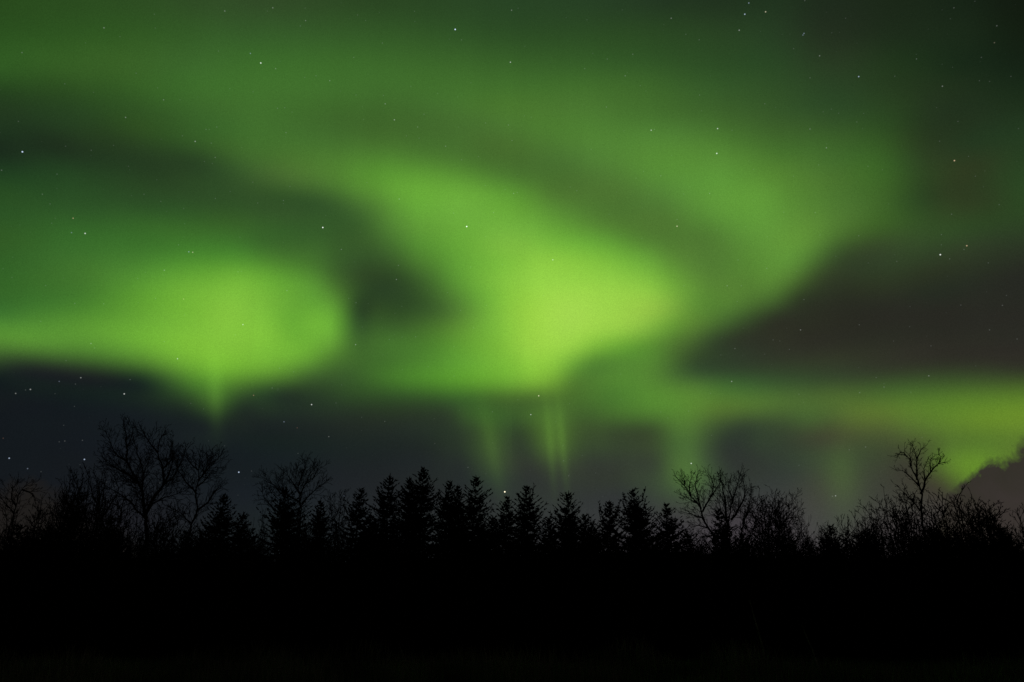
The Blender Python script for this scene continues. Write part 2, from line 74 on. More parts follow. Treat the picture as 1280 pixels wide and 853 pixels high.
# single bright rays: azimuth/elevation of head and foot, width in degrees, radiance
RAYS = [
    (2.552, 14.761, 2.98, 8.818, 0.288, 0.034),
    (3.441, 14.75, 3.894, 8.809, 0.288, 0.04),
    (-2.196, 14.765, -0.742, 7.994, 0.518, 0.02),
    (-21.483, 17.032, -20.817, 12.45, 0.518, 0.055),
    (12.938, 14.136, 12.624, 6.188, 0.806, 0.016),
    (22.787, 12.603, 22.251, 5.364, 0.864, 0.013),
    (-13.837, 21.103, -13.403, 17.195, 0.518, 0.02),
    (-3.671, 14.461, -2.88, 9.656, 0.576, 0.005),
    (0.0, 14.775, 0.462, 9.949, 0.691, 0.006),
    (6.377, 14.403, 6.678, 10.162, 0.691, 0.005),
    (0.916, 19.372, 1.674, 15.916, 0.518, 0.02),
    (17.678, 13.832, 17.637, 9.759, 0.921, 0.004),
    (26.832, 13.244, 26.334, 8.681, 0.691, 0.006),
    (29.481, 11.669, 28.965, 7.985, 0.461, 0.012),
    (-18.395, 19.558, -17.876, 15.741, 0.691, 0.015),
]
# stars: azimuth, elevation, brightness, tint
STARS = [
    "-36.644,32.935,0.4,w -36.214,25.962,0.4,w -35.930,29.027,0.3,w -35.318,27.350,0.9,b -34.338,19.809,0.25,w -33.765,31.977,0.3,w -33.674,25.167,0.35,w -32.973,10.143,0.308,r -32.931,28.365,0.25,w -32.815,12.891,0.528,w -32.659,23.909,0.2,w -32.449,8.995,0.704,b",
    "-32.269,17.465,0.3,w -32.090,35.868,0.5,w -32.078,13.241,0.616,w -31.626,24.150,0.6,o -31.552,23.249,0.5,b -31.381,8.469,0.484,b -31.358,28.528,0.3,w -30.956,35.668,0.25,w -30.747,23.375,0.8,w -30.595,13.948,0.44,b -30.562,18.919,0.35,w -30.040,29.162,0.25,w",
    "-29.963,10.244,0.264,w -29.663,10.324,0.352,w -29.613,31.038,0.5,w -29.421,14.342,0.572,w -29.197,16.570,0.5,w -28.958,37.569,0.25,w -28.871,28.112,0.25,w -28.389,9.296,0.748,b -27.870,33.329,0.25,w -27.569,26.588,0.3,w -27.331,32.703,0.45,w -26.900,27.665,0.2,w",
    "-26.734,13.639,0.748,w -26.410,26.353,0.3,w -26.220,32.959,0.25,w -25.668,30.776,0.3,w -25.480,21.973,0.5,w -24.736,30.607,0.6,w -24.110,31.510,0.35,w -24.068,23.434,0.6,b -24.039,36.502,0.3,w -23.996,38.965,0.5,w -23.961,20.284,0.55,o -23.799,23.445,0.65,y",
    "-23.794,16.299,0.7,w -23.780,8.142,0.264,w -23.755,19.238,0.3,w -23.376,31.810,0.35,w -23.189,29.861,0.4,w -22.986,9.719,0.352,w -22.565,13.448,0.264,w -21.651,36.834,0.55,b -20.776,36.395,0.85,w -20.727,24.941,0.25,w -20.571,22.598,0.35,w -20.372,39.884,0.5,w",
    "-20.294,28.709,0.3,w -19.784,19.078,0.8,w -19.772,27.389,0.4,w -19.598,36.247,0.45,w -18.957,9.127,0.836,b -18.544,14.346,0.528,r -18.264,32.319,0.4,w -18.137,9.250,0.264,w -17.659,39.562,0.45,w -17.262,36.058,0.3,w -16.997,21.734,0.45,w -16.392,36.285,0.35,w",
    "-16.315,12.690,0.528,b -15.380,12.333,0.352,r -15.290,8.576,0.528,b -15.276,36.128,0.55,w -15.171,10.589,0.264,w -14.808,26.339,0.95,w -14.528,13.989,0.792,w -13.432,40.485,0.3,w -13.283,24.965,0.45,w -13.156,11.842,0.44,w -13.059,35.461,0.3,w -12.830,14.198,0.3,w",
    "-11.789,7.828,0.7,b -11.721,18.377,0.55,w -11.182,38.986,0.35,w -10.633,35.125,0.5,w -9.803,34.138,0.6,w -9.276,13.065,0.35,w -9.073,28.809,0.5,w -8.967,23.164,0.5,w -8.869,24.167,0.4,w -8.753,33.147,0.3,w -7.870,33.797,0.4,w -7.387,34.680,0.35,w",
    "-5.610,11.615,0.25,w -5.503,32.631,0.45,w -4.985,40.271,0.95,b -4.403,39.643,0.35,w -4.156,31.757,0.35,w -3.622,27.138,1,w -3.243,24.277,0.35,w -3.173,9.962,0.35,w -2.777,32.013,0.3,w -2.218,34.296,0.35,w -1.483,28.155,0.4,w -0.775,24.480,0.3,w",
    "-0.515,8.272,1.12,y -0.302,34.182,0.4,w -0.139,38.303,0.7,w -0.036,41.567,0.5,w 0.130,29.505,0.45,w 0.423,29.560,0.35,w 1.387,13.713,0.7,w 1.986,15.053,0.8,y 3.216,24.790,0.7,w 4.079,9.365,0.35,w 6.257,37.726,0.35,w 6.546,32.364,0.3,w",
    "6.990,38.656,0.25,w 7.944,35.121,0.4,w 8.198,38.221,0.35,w 9.642,37.034,0.45,w 10.051,30.172,0.25,w 10.383,38.353,0.4,w 11.503,33.297,0.7,w 11.765,33.326,0.35,w 12.020,30.170,0.4,w 12.742,10.011,0.8,w 12.993,26.607,0.75,y 13.032,27.070,0.35,w",
    "13.177,22.423,0.3,w 13.812,40.243,0.5,w 14.295,11.869,0.25,w 14.454,14.773,0.3,w 15.417,17.385,0.25,w 15.586,35.157,0.35,w 15.666,28.584,0.45,w 15.960,38.623,0.35,w 16.007,15.501,0.6,w 16.327,22.132,0.45,w 16.450,17.746,0.4,w 16.496,31.184,0.85,w",
    "16.742,32.801,0.75,w 17.333,22.026,0.35,w 17.830,32.541,0.3,w 18.468,17.176,0.2,w 19.124,29.745,0.3,w 19.227,38.714,0.6,w 19.267,23.008,0.4,w 19.811,39.595,0.75,b 20.163,17.338,0.3,w 20.229,40.200,0.6,b 20.440,14.261,0.3,w 20.520,33.836,0.35,w",
    "21.069,18.570,0.5,w 21.450,39.438,0.7,y 21.748,7.407,0.4,w 21.948,7.422,0.6,w 23.166,10.333,0.35,w 23.187,36.830,0.3,w 23.214,24.699,0.3,w 23.553,31.646,0.45,w 24.016,37.496,0.5,b 24.076,34.816,0.35,w 24.109,37.574,0.55,b 24.191,10.435,0.4,w",
    "24.317,13.990,0.4,w 24.505,30.237,0.5,w 24.523,39.475,0.35,w 24.655,32.533,0.25,w 24.996,35.996,0.5,w 25.764,24.208,0.35,w 25.856,14.188,0.4,w 26.843,31.408,0.3,w 27.099,28.506,0.3,w 27.257,37.768,0.25,w 27.482,34.124,0.7,b 27.901,22.131,0.3,w",
    "27.991,28.079,0.25,w 28.616,14.573,0.5,w 29.052,16.437,0.3,w 29.874,33.544,0.3,w 30.590,22.042,0.9,w 31.204,18.694,0.3,w 31.715,24.384,0.35,w 31.877,28.961,0.3,w 32.019,22.077,0.35,w 32.221,22.266,0.7,o 32.520,27.573,0.75,o 32.523,16.887,0.35,w",
    "32.729,32.136,0.5,w 33.212,29.828,0.3,w 33.495,18.238,0.35,w 34.452,36.318,0.35,w 34.525,24.299,0.3,w 35.406,33.060,0.3,w 35.559,31.568,0.25,w 36.350,33.623,0.4,y 36.535,28.402,0.25,w 36.717,34.494,0.4,w",
]
TINT = {'w': (.95, 1, .95), 'b': (.72, .88, 1.15), 'y': (1.1, .98, .68), 'o': (1.15, .8, .5), 'r': (1.15, .62, .45)}


def build_sky():
    w = bpy.data.worlds.new("World")
    SC.world = w
    w.use_nodes = True
    # built as a node group first: linking inside a live world is slow
    nt = bpy.data.node_groups.new("night_sky", 'ShaderNodeTree')
    nt.interface.new_socket("Sky", in_out='OUTPUT', socket_type='NodeSocketShader')
    N, L = nt.nodes, nt.links

    def put(sock, v):
        if isinstance(v, bpy.types.NodeSocket):
            L.new(v, sock)
        else:
            sock.default_value = v

    def M(op, a, b=0.0, c=0.0, clamp=False):
        n = N.new('ShaderNodeMath')
        n.operation = op
        n.use_clamp = clamp
        for i, v in enumerate((a, b, c)):
            put(n.inputs[i], v)
        return n.outputs[0]

    def V(op, a, b=None, c=None):
        n = N.new('ShaderNodeVectorMath')
        n.operation = op
        put(n.inputs[0], a)
        if b is not None:
            put(n.inputs[1], b)
        if c is not None:
            put(n.inputs[2], c)
        return n.outputs['Value'] if op in ('DISTANCE', 'DOT_PRODUCT', 'LENGTH') else n.outputs[0]

    def C(mode, fac, a, b):
        # colours only, so that no hidden conversion nodes are made
        n = N.new('ShaderNodeMix')
        n.data_type = 'RGBA'
        n.blend_type = mode
        n.clamp_factor = False
        for sock, v in ((n.inputs[0], fac), (n.inputs[6], a), (n.inputs[7], b)):
            put(sock, v if not isinstance(v, tuple) else (*v, 1.0))
        return n.outputs[2]

    tc = N.new('ShaderNodeTexCoord')
    dirn = V('NORMALIZE', tc.outputs['Generated'])
    sep = N.new('ShaderNodeSeparateXYZ')
    L.new(dirn, sep.inputs[0])
    az = M('MULTIPLY', M('ARCTAN2', sep.outputs[0], sep.outputs[1]), 180 / math.pi)
    el = M('MULTIPLY', M('ARCSINE', sep.outputs[2]), 180 / math.pi)
    comb = N.new('ShaderNodeCombineXYZ')
    for i in range(3):
        L.new(el, comb.inputs[i])
    elv = comb.outputs[0]

    # cubic weights of the elevation rows, three rows at a time
    nr = len(AURORA)
    weights = []
    for j in range(0, nr, 3):
        es = [EL0 + EL_STEP * (j + k) for k in range(3)]
        t = V('ABSOLUTE', V('MULTIPLY_ADD', elv, (1 / EL_STEP,) * 3, tuple(-e / EL_STEP for e in es)))
        a = V('MAXIMUM', V('SUBTRACT', (2, 2, 2), t), (0, 0, 0))
        b = V('MAXIMUM', V('SUBTRACT', (1, 1, 1), t), (0, 0, 0))
        a3 = V('MULTIPLY', V('MULTIPLY', a, a), a)
        b3 = V('MULTIPLY', V('MULTIPLY', b, b), b)
        wv = V('MULTIPLY', V('MULTIPLY_ADD', b3, (-4, -4, -4), a3), (1 / 6,) * 3)
        s = N.new('ShaderNodeSeparateXYZ')
        L.new(wv, s.inputs[0])
        weights += list(s.outputs)
    grid = [[tuple((int(v) / 999.0) ** 2 for v in c.split(',')) for c in row.split()] for row in AURORA]
    mid = 30

    # slow brightness ripple and film-like grain painted into the sky glow
    grain = N.new('ShaderNodeTexNoise')
    grain.inputs['Scale'].default_value = 900.0
    grain.inputs['Detail'].default_value = 1.0
    L.new(dirn, grain.inputs['Vector'])
    grain_f = M('MULTIPLY_ADD', grain.outputs[0], 0.42, 0.79)
    # overhead and behind the watcher the sky is dark
    fade = M('MULTIPLY_ADD', M('ABSOLUTE', az), -1 / 45.0, 100 / 45.0, clamp=True)

    # faint stars everywhere
    vor = N.new('ShaderNodeTexVoronoi')
    vor.inputs['Scale'].default_value = 125.0
    L.new(dirn, vor.inputs['Vector'])
    vs = N.new('ShaderNodeSeparateColor')
    L.new(vor.outputs['Color'], vs.inputs[0])
    core = M('MULTIPLY_ADD', vor.outputs['Distance'], -1 / 0.10, 1.0, clamp=True)
    faint = M('MULTIPLY', M('MULTIPLY', core, M('POWER', vs.outputs[0], 6.0)), 0.115)
    faint = M('MULTIPLY', faint, M('MULTIPLY_ADD', el, 0.12, -0.45, clamp=True))

    # cloud banks low over the horizon
    cn = N.new('ShaderNodeTexNoise')
    cn.inputs['Scale'].default_value = 26.0
    cn.inputs['Detail'].default_value = 7.0
    cn.inputs['Roughness'].default_value = 0.62
    cn.inputs['Distortion'].default_value = 0.5
    L.new(dirn, cn.inputs['Vector'])
    puff = M('SUBTRACT', cn.outputs[0], 0.5)

    def bank(edge, soft, amp):
        n = M('MULTIPLY_ADD', puff, amp, M('SUBTRACT', edge, el))
        return M('SMOOTHSTEP', n, 0, 0) if False else M('MULTIPLY_ADD', n, 1 / soft, 0.5, clamp=True)
    # right bank: a steep left shoulder, then a top climbing to the right
    er = M('MINIMUM', M('MULTIPLY_ADD', M('SUBTRACT', az, 29.4), 1.5, 7.7), M('MULTIPLY_ADD', M('SUBTRACT', az, 29.4), .40, 7.7))
    er = M('MINIMUM', er, 12.0)
    m_right = bank(M('ADD', er, 0.35), 0.85, 4.4)
    ll = M('MULTIPLY_ADD', M('ABSOLUTE', M('ADD', az, 31.0)), -0.6, 7.7)
    m_left = M('MULTIPLY', bank(ll, 1.4, 4.0), 0.7)
    depth = M('MULTIPLY_ADD', M('SUBTRACT', er, el), .30, M('MULTIPLY_ADD', puff, 2.4, .30), clamp=True)
    cloud_r = C('MIX', depth, (.0310, .0285, .0205), (.0400, .0328, .0290))

    # the curtain's faint upright folds
    fold = N.new('ShaderNodeTexNoise')
    fold.noise_dimensions = '2D'
    fold.inputs['Scale'].default_value = 1.0
    fold.inputs['Detail'].default_value = 4.0
    fc = N.new('ShaderNodeCombineXYZ')
    L.new(M('MULTIPLY', az, .38), fc.inputs[0])
    L.new(M('MULTIPLY', el, .035), fc.inputs[1])
    L.new(fc.outputs[0], fold.inputs['Vector'])
    fold_f = M('MULTIPLY_ADD', fold.outputs[0], .10, .95)

    def half(k0, sgn):
        total = None
        for j in range(nr):
            cr = N.new('ShaderNodeValToRGB')
            ramp = cr.color_ramp
            ramp.interpolation = 'B_SPLINE'
            cols = grid[j][mid + k0: mid + k0 + 32]
            while len(ramp.elements) < 32:
                ramp.elements.new(0.5)
            ramp.elements.foreach_set('position', [i / 31.0 for i in range(32)])
            ramp.elements.foreach_set('color', [v for c in cols for v in (*c, 1.0)])
            L.new(M('MULTIPLY_ADD', az, 1 / (31 * AZ_STEP), -k0 / 31.0), cr.inputs[0])
            wv = weights[j]
            total = C('ADD', wv, total or (0, 0, 0), cr.outputs[0])
        for (a0, e0, a1, e1, wd, s) in RAYS:
            if (a0 > 0) != (sgn > 0):
                continue
            u = M('MULTIPLY_ADD', el, 1 / (e1 - e0), -e0 / (e1 - e0))
            d = M('SUBTRACT', az, M('MULTIPLY_ADD', u, a1 - a0, a0))
            g = M('EXPONENT', M('MULTIPLY', M('MULTIPLY', d, d), -1 / (wd * wd)))
            u2 = M('SUBTRACT', u, 0.5)
            g = M('MULTIPLY', g, M('EXPONENT', M('MULTIPLY', M('MULTIPLY', u2, u2), -5.0)))
            total = C('ADD', g, total, (s * .42, s, s * .10))
        total = C('MIX', M('MULTIPLY', M('MULTIPLY', grain_f, fold_f), fade), (0, 0, 0), total)
        total = C('ADD', faint, total, (.9, 1, .95))
        # clouds in front
        if sgn > 0:
            total = C('MIX', m_right, total, cloud_r)
        else:
            total = C('MIX', m_left, total, (.0150, .0124, .0098))
        bg = N.new('ShaderNodeBackground')
        L.new(total, bg.inputs['Color'])
        return bg

    left, right = half(-29, -1), half(-2, 1)
    mix = N.new('ShaderNodeMixShader')
    L.new(M('GREATER_THAN', az, 0.0), mix.inputs[0])
    L.new(left.outputs[0], mix.inputs[1])
    L.new(right.outputs[0], mix.inputs[2])
    # named stars, split by azimuth so that each ray only looks at a few
    catalogue = []
    for row in STARS:
        for q in row.split():
            a, e, b, t = q.split(',')
            catalogue.append((float(a), float(e), float(b), t))
    catalogue.sort()

    def star_tree(part):
        if len(part) > 14:
            h = len(part) // 2
            cut = (part[h - 1][0] + part[h][0]) / 2
            lo, hi = star_tree(part[:h]), star_tree(part[h:])
            m = N.new('ShaderNodeMixShader')
            L.new(M('GREATER_THAN', az, cut), m.inputs[0])
            L.new(lo, m.inputs[1])
            L.new(hi, m.inputs[2])
            return m.outputs[0]
        total = (0, 0, 0)
        for a, e, b, t in part:
            p = (math.cos(R(e)) * math.sin(R(a)), math.cos(R(e)) * math.cos(R(a)), math.sin(R(e)))
            rad = R(0.044 + 0.016 * b)
            k = M('MAXIMUM', M('MULTIPLY_ADD', V('DISTANCE', dirn, p), -1 / rad, 1.0), 0.0)
            peak = 0.03 + 1.75 * b ** 3.3
            total = C('ADD', k, total, tuple(c * peak for c in TINT[t]))
        sb = N.new('ShaderNodeBackground')
        L.new(total, sb.inputs['Color'])
        return sb.outputs[0]

    both = N.new('ShaderNodeAddShader')
    L.new(mix.outputs[0], both.inputs[0])
    L.new(star_tree(catalogue), both.inputs[1])
    # the last of the twilight, sun far below the horizon
    sky = N.new('ShaderNodeTexSky')
    sky.sky_type = 'NISHITA'
    sky.sun_disc = False
    sky.sun_elevation = R(-5)
    sky.sun_rotation = R(200)
    tw = N.new('ShaderNodeBackground')
    tw.inputs['Strength'].default_value = 0.002
    L.new(sky.outputs[0], tw.inputs['Color'])
    add = N.new('ShaderNodeAddShader')
    L.new(both.outputs[0], add.inputs[0])
    L.new(tw.outputs[0], add.inputs[1])
    out = N.new('NodeGroupOutput')
    L.new(add.outputs[0], out.inputs[0])
    wt = w.node_tree
    wt.nodes.clear()
    grp = wt.nodes.new('ShaderNodeGroup')
    grp.node_tree = nt
    wo = wt.nodes.new('ShaderNodeOutputWorld')
    wt.links.new(grp.outputs[0], wo.inputs['Surface'])
    w.cycles.sampling_method = 'MANUAL'
    w.cycles.sample_map_resolution = 256


build_sky()


# ------------------------------------------------------------------ materials
def material(name, c0, c1, scale, rough=0.9, spec=0.1):
    m = bpy.data.materials.new(name)
    m.use_nodes = True
    nt = m.node_tree
    b = nt.nodes['Principled BSDF']
    b.inputs['Roughness'].default_value = rough
    b.inputs['Specular IOR Level'].default_value = spec
    tc = nt.nodes.new('ShaderNodeTexCoord')
    n = nt.nodes.new('ShaderNodeTexNoise')
    n.inputs['Scale'].default_value = scale
    n.inputs['Detail'].default_value = 5
    r = nt.nodes.new('ShaderNodeValToRGB')
    r.color_ramp.elements[0].position = .3
    r.color_ramp.elements[1].position = .7
    r.color_ramp.elements[0].color = (*c0, 1)
    r.color_ramp.elements[1].color = (*c1, 1)
    nt.links.new(tc.outputs['Object'], n.inputs['Vector'])
    nt.links.new(n.outputs[0], r.inputs[0])
    nt.links.new(r.outputs[0], b.inputs['Base Color'])
    return m


M_SOIL = material("meadow_soil", (.020, .018, .012), (.045, .040, .024), .8)
M_ADDED_HILL = material("added_hill_dark", (.020, .022, .014), (.040, .038, .024), .05)  # dark cover of the added ridge behind the trees
M_NEEDLE = material("spruce_needles", (.018, .028, .014), (.034, .046, .022), 3.0, spec=0.0)
M_BARK = material("dark_bark", (.024, .020, .016), (.055, .046, .038), 6.0, spec=0.0)
M_TWIG = material("dark_twigs", (.022, .017, .014), (.045, .034, .028), 6.0, spec=0.0)
M_PALE = material("pale_birch_bark", (.35, .33, .30), (.65, .62, .57), 5.0, spec=0.0)
M_GRASS = material("dry_grass", (.045, .042, .030), (.50, .46, .38), .6, spec=0.0)


# ------------------------------------------------------------------ helpers
class MB:
    """collects tubes and leaf blades and builds one mesh"""

    def __init__(self):
        self.v, self.f = [], []

    def tube(self, pts, radii, sides=4, tip=False):
        n = len(pts)
        base = len(self.v)
        u = None
        for i in range(n):
            d = (pts[min(i + 1, n - 1)] - pts[max(i - 1, 0)])
            if d.length < 1e-6:
                d = Vector((0, 0, 1))
            d.normalize()
            if u is None:
                u = d.cross(Vector((.31, .87, .12)))
                if u.length < .1:
                    u = d.cross(Vector((1, 0, 0)))
            u = (u - d * u.dot(d)).normalized()
            w = d.cross(u)
            for k in range(sides):
                a = 2 * math.pi * k / sides
                self.v.append(pts[i] + (u * math.cos(a) + w * math.sin(a)) * radii[i])
        for i in range(n - 1):
            for k in range(sides):
                a, b = base + i * sides + k, base + i * sides + (k + 1) % sides
                self.f.append((a, b, b + sides, a + sides))
        self.f.append(tuple(base + (n - 1) * sides + k for k in range(sides)))
        self.f.append(tuple(base + k for k in reversed(range(sides))))

    def blade(self, p, d, side, length, width):
        """a leaf-sized spray of needles: a narrow pointed quad"""
        b = len(self.v)
        q = p + d * (length * .45)
        self.v += [p, q + side * width, p + d * length, q - side * width]
        self.f.append((b, b + 1, b + 2, b + 3))

    def mesh(self, name):
        me = bpy.data.meshes.new(name)
        me.from_pydata([tuple(x) for x in self.v], [], self.f)
        me.update()
        return me

    def build(self, name, mat, parent=None):
        me = self.mesh(name)
        me.materials.append(mat)
        o = bpy.data.objects.new(name, me)
        COL.objects.link(o)
        o.parent = parent
        return o


def thing(name, label, cat, loc, group=None):
    o = bpy.data.objects.new(name, None)
    o.empty_display_size = .3
    COL.objects.link(o)
    o.location = loc
    o['label'] = label
    o['category'] = cat
    if group:
        o['group'] = group
    return o


def turn(d, ang, spin):
    """direction d bent away by ang, around itself by spin"""
    u = d.orthogonal().normalized()
    w = d.cross(u)
    return (d * math.cos(ang) + (u * math.cos(spin) + w * math.sin(spin)) * math.sin(ang)).normalized()


# ------------------------------------------------------------------ ground, added ridge
def structure(name, verts, faces, mat):
    me = bpy.data.meshes.new(name)
    me.from_pydata(verts, [], faces)
    me.materials.append(mat)
    for p in me.polygons:
        p.use_smooth = True
    o = bpy.data.objects.new(name, me)
    o['kind'] = 'structure'
    COL.objects.link(o)
    return o


def ground_z(x, y):
    return .10 * math.sin(x * .23 + 1.3) * math.sin(y * .31) + .05 * math.sin(x * .9 + y * .7)


def build_ground():
    xs = [-2500, -900, -300, -120] + [-60 + 2 * i for i in range(61)] + [120, 300, 900, 2500]
    ys = [-1500, -400, -100, -30] + [-10 + 2 * i for i in range(36)] + [90, 140, 300, 900, 2500]
    vs = []
    for y in ys:
        for x in xs:
            near = abs(x) <= 60 and -10 <= y <= 60
            vs.append((x, y, ground_z(x, y) if near else 0.0))
    nx = len(xs)
    fs = [(j * nx + i, j * nx + i + 1, (j + 1) * nx + i + 1, (j + 1) * nx + i)
          for j in range(len(ys) - 1) for i in range(nx - 1)]
    structure("ground", vs, fs, M_SOIL)


def build_added_hill():  # added ridge: keeps sky glow from showing low between the trees
    vs, fs = [], []
    nx, ny = 90, 14
    rnd = random.Random(4)
    for j in range(ny):
        for i in range(nx):
            x = -420 + 840 * i / (nx - 1)
            t = j / (ny - 1)
            y = 150 + 130 * t
            prof = math.sin(math.pi * min(1, t * 1.0)) ** .8 if 0 < t < 1 else 0
            h = 15.0 + 1.2 * math.sin(x * .021 + .6) + .9 * math.sin(x * .06)
            vs.append((x, y, -1.0 + (h + 1) * prof + (rnd.uniform(-.3, .3) if 0 < t < 1 else 0)))
    fs = [(j * nx + i, j * nx + i + 1, (j + 1) * nx + i + 1, (j + 1) * nx + i)
          for j in range(ny - 1) for i in range(nx - 1)]
    structure("added_hill", vs, fs, M_ADDED_HILL)


build_ground()
build_added_hill()


# ------------------------------------------------------------------ spruces
def spruce(x, y, H, rf, seed, label):
    rnd = random.Random(seed)
    root = thing("spruce_tree", label, "tree", (x, y, 0),
                 "low spruces behind the front row" if label.startswith("low dark spruce closing") else "spruces along the treeline")
    z0 = -.15
    tr = MB()
    n = 9
    lean = (rnd.uniform(-.16, .16), rnd.uniform(-.16, .16))
    lobes = [(rnd.uniform(0, 6.28), rnd.uniform(.8, H), rnd.uniform(-.35, .45)) for _ in range(9)]
    def axis(h):
        t = h / H
        return Vector((lean[0] * t * t * 2, lean[1] * t * t * 2, h))
    hs = [z0] + [H * i / n for i in range(1, n + 1)]
    tr.tube([axis(h) for h in hs], [max(.012, .017 * H * max(0, 1 - max(h, 0) / H) ** .9) for h in hs], 7)
    tr.build("trunk", M_BARK, root)
    cr = MB()
    h = .25
    while h < H - .12:
        t = h / H
        below = H - h
        # reach of this whorl: straight cone near the top, fuller lower down
        reach = 1.62 * rf * min(below + .10, 3.6 + (below - 3.6) * .25) if below > 0 else .1
        nb = 5 if below < 1.2 else 8
        spin0 = rnd.uniform(0, 6.28)
        for k in range(nb):
            if rnd.random() < .06:
                continue
            a = spin0 + 6.283 * k / nb + rnd.uniform(-.3, .3)
            Ln = reach * rnd.uniform(.5, 1.15)
            for la, lh, lg in lobes:      # fuller and thinner sides
                Ln *= 1 + lg * max(0, math.cos(a - la)) * math.exp(-((h - lh) / .7) ** 2)
            if rnd.random() < .10:
                Ln *= 1.22
            # rise: young upper branches point up, old ones sweep out and down, tips up
            rise = .62 - .95 * min(1, below / (H * .5)) + rnd.uniform(-.12, .12)
            out = Vector((math.cos(a), math.sin(a), 0))
            p = axis(h + rnd.uniform(-.10, .10))
            segs = max(2, int(Ln / .26))
            pts = [p.copy()]
            for s in range(1, segs + 1):
                u = s / segs
                pts.append(p + out * (Ln * u) + Vector((0, 0, Ln * (rise * u * .62 + .34 * u ** 2.5))))
            cr.tube(pts, [max(.006, .016 * (1 - .8 * i / segs)) for i in range(segs + 1)], 3)
            for i in range(segs):
                d = (pts[i + 1] - pts[i]).normalized()
                side = d.cross(Vector((0, 0, 1))).normalized()
                up = side.cross(d)
                u = (i + .5) / segs
                full = .30 * (1.1 - .75 * u) * min(1, .45 + below * .28)
                m = (11 if u < .5 else 8) if below > 1.0 else 6
                for q in range(m):
                    pp = pts[i].lerp(pts[i + 1], rnd.random())
                    sg = rnd.choice((-1, 1))
                    dd = (d * rnd.uniform(.5, 1.0) + side * sg * rnd.uniform(.25, .9) + up * rnd.uniform(-.35, .45)).normalized()
                    sd = dd.cross(turn(dd, 1.2, rnd.uniform(0, 6.28))).normalized()
                    cr.blade(pp, dd, sd, full * rnd.uniform(.7, 1.35), rnd.uniform(.022, .048))
            d = (pts[-1] - pts[-2]).normalized()
            for q in range(2):
                dd = turn(d, rnd.uniform(0, .5), rnd.uniform(0, 6.28))
                cr.blade(pts[-1] - d * .05, dd, dd.orthogonal().normalized(), rnd.uniform(.14, .26), .03)
        h += (.17 if below < 2.2 else .24) * rnd.uniform(.8, 1.2)
    # leader
    for q in range(16):
        hh = H - rnd.uniform(.0, .55)
        dd = turn(Vector((0, 0, 1)), rnd.uniform(.2, .8), rnd.uniform(0, 6.28))
        cr.blade(axis(hh), dd, dd.orthogonal().normalized(), rnd.uniform(.10, .20), .025)
    # some trees have rival leaders beside the top
    if 'leaders' in label or 'forked' in label:
        for k in range(4 if 'several' in label else 2):
            a = rnd.uniform(-.5, .5) + (0 if k % 2 else math.pi)
            h0 = H - rnd.uniform(.9, 1.7)
            p = axis(h0)
            o = Vector((math.cos(a), math.sin(a), 0)) * rnd.uniform(.35, .75)
            pts = [p, p + o * .7 + Vector((0, 0, .35)), p + o + Vector((0, 0, rnd.uniform(.9, 1.3)))]
            cr.tube(pts, [.03, .02, .01], 4)
            for q in range(46):
                u = rnd.random()
                pp = pts[0].lerp(pts[1], u * 2) if u < .5 else pts[1].lerp(pts[2], u * 2 - 1)
                dd = turn(Vector((0, 0, 1)), rnd.uniform(.3, 1.2), rnd.uniform(0, 6.28))
                cr.blade(pp, dd, dd.orthogonal().normalized(), rnd.uniform(.14, .30) * (1.2 - .6 * u), .035)
    cr.build("crown", M_NEEDLE, root)


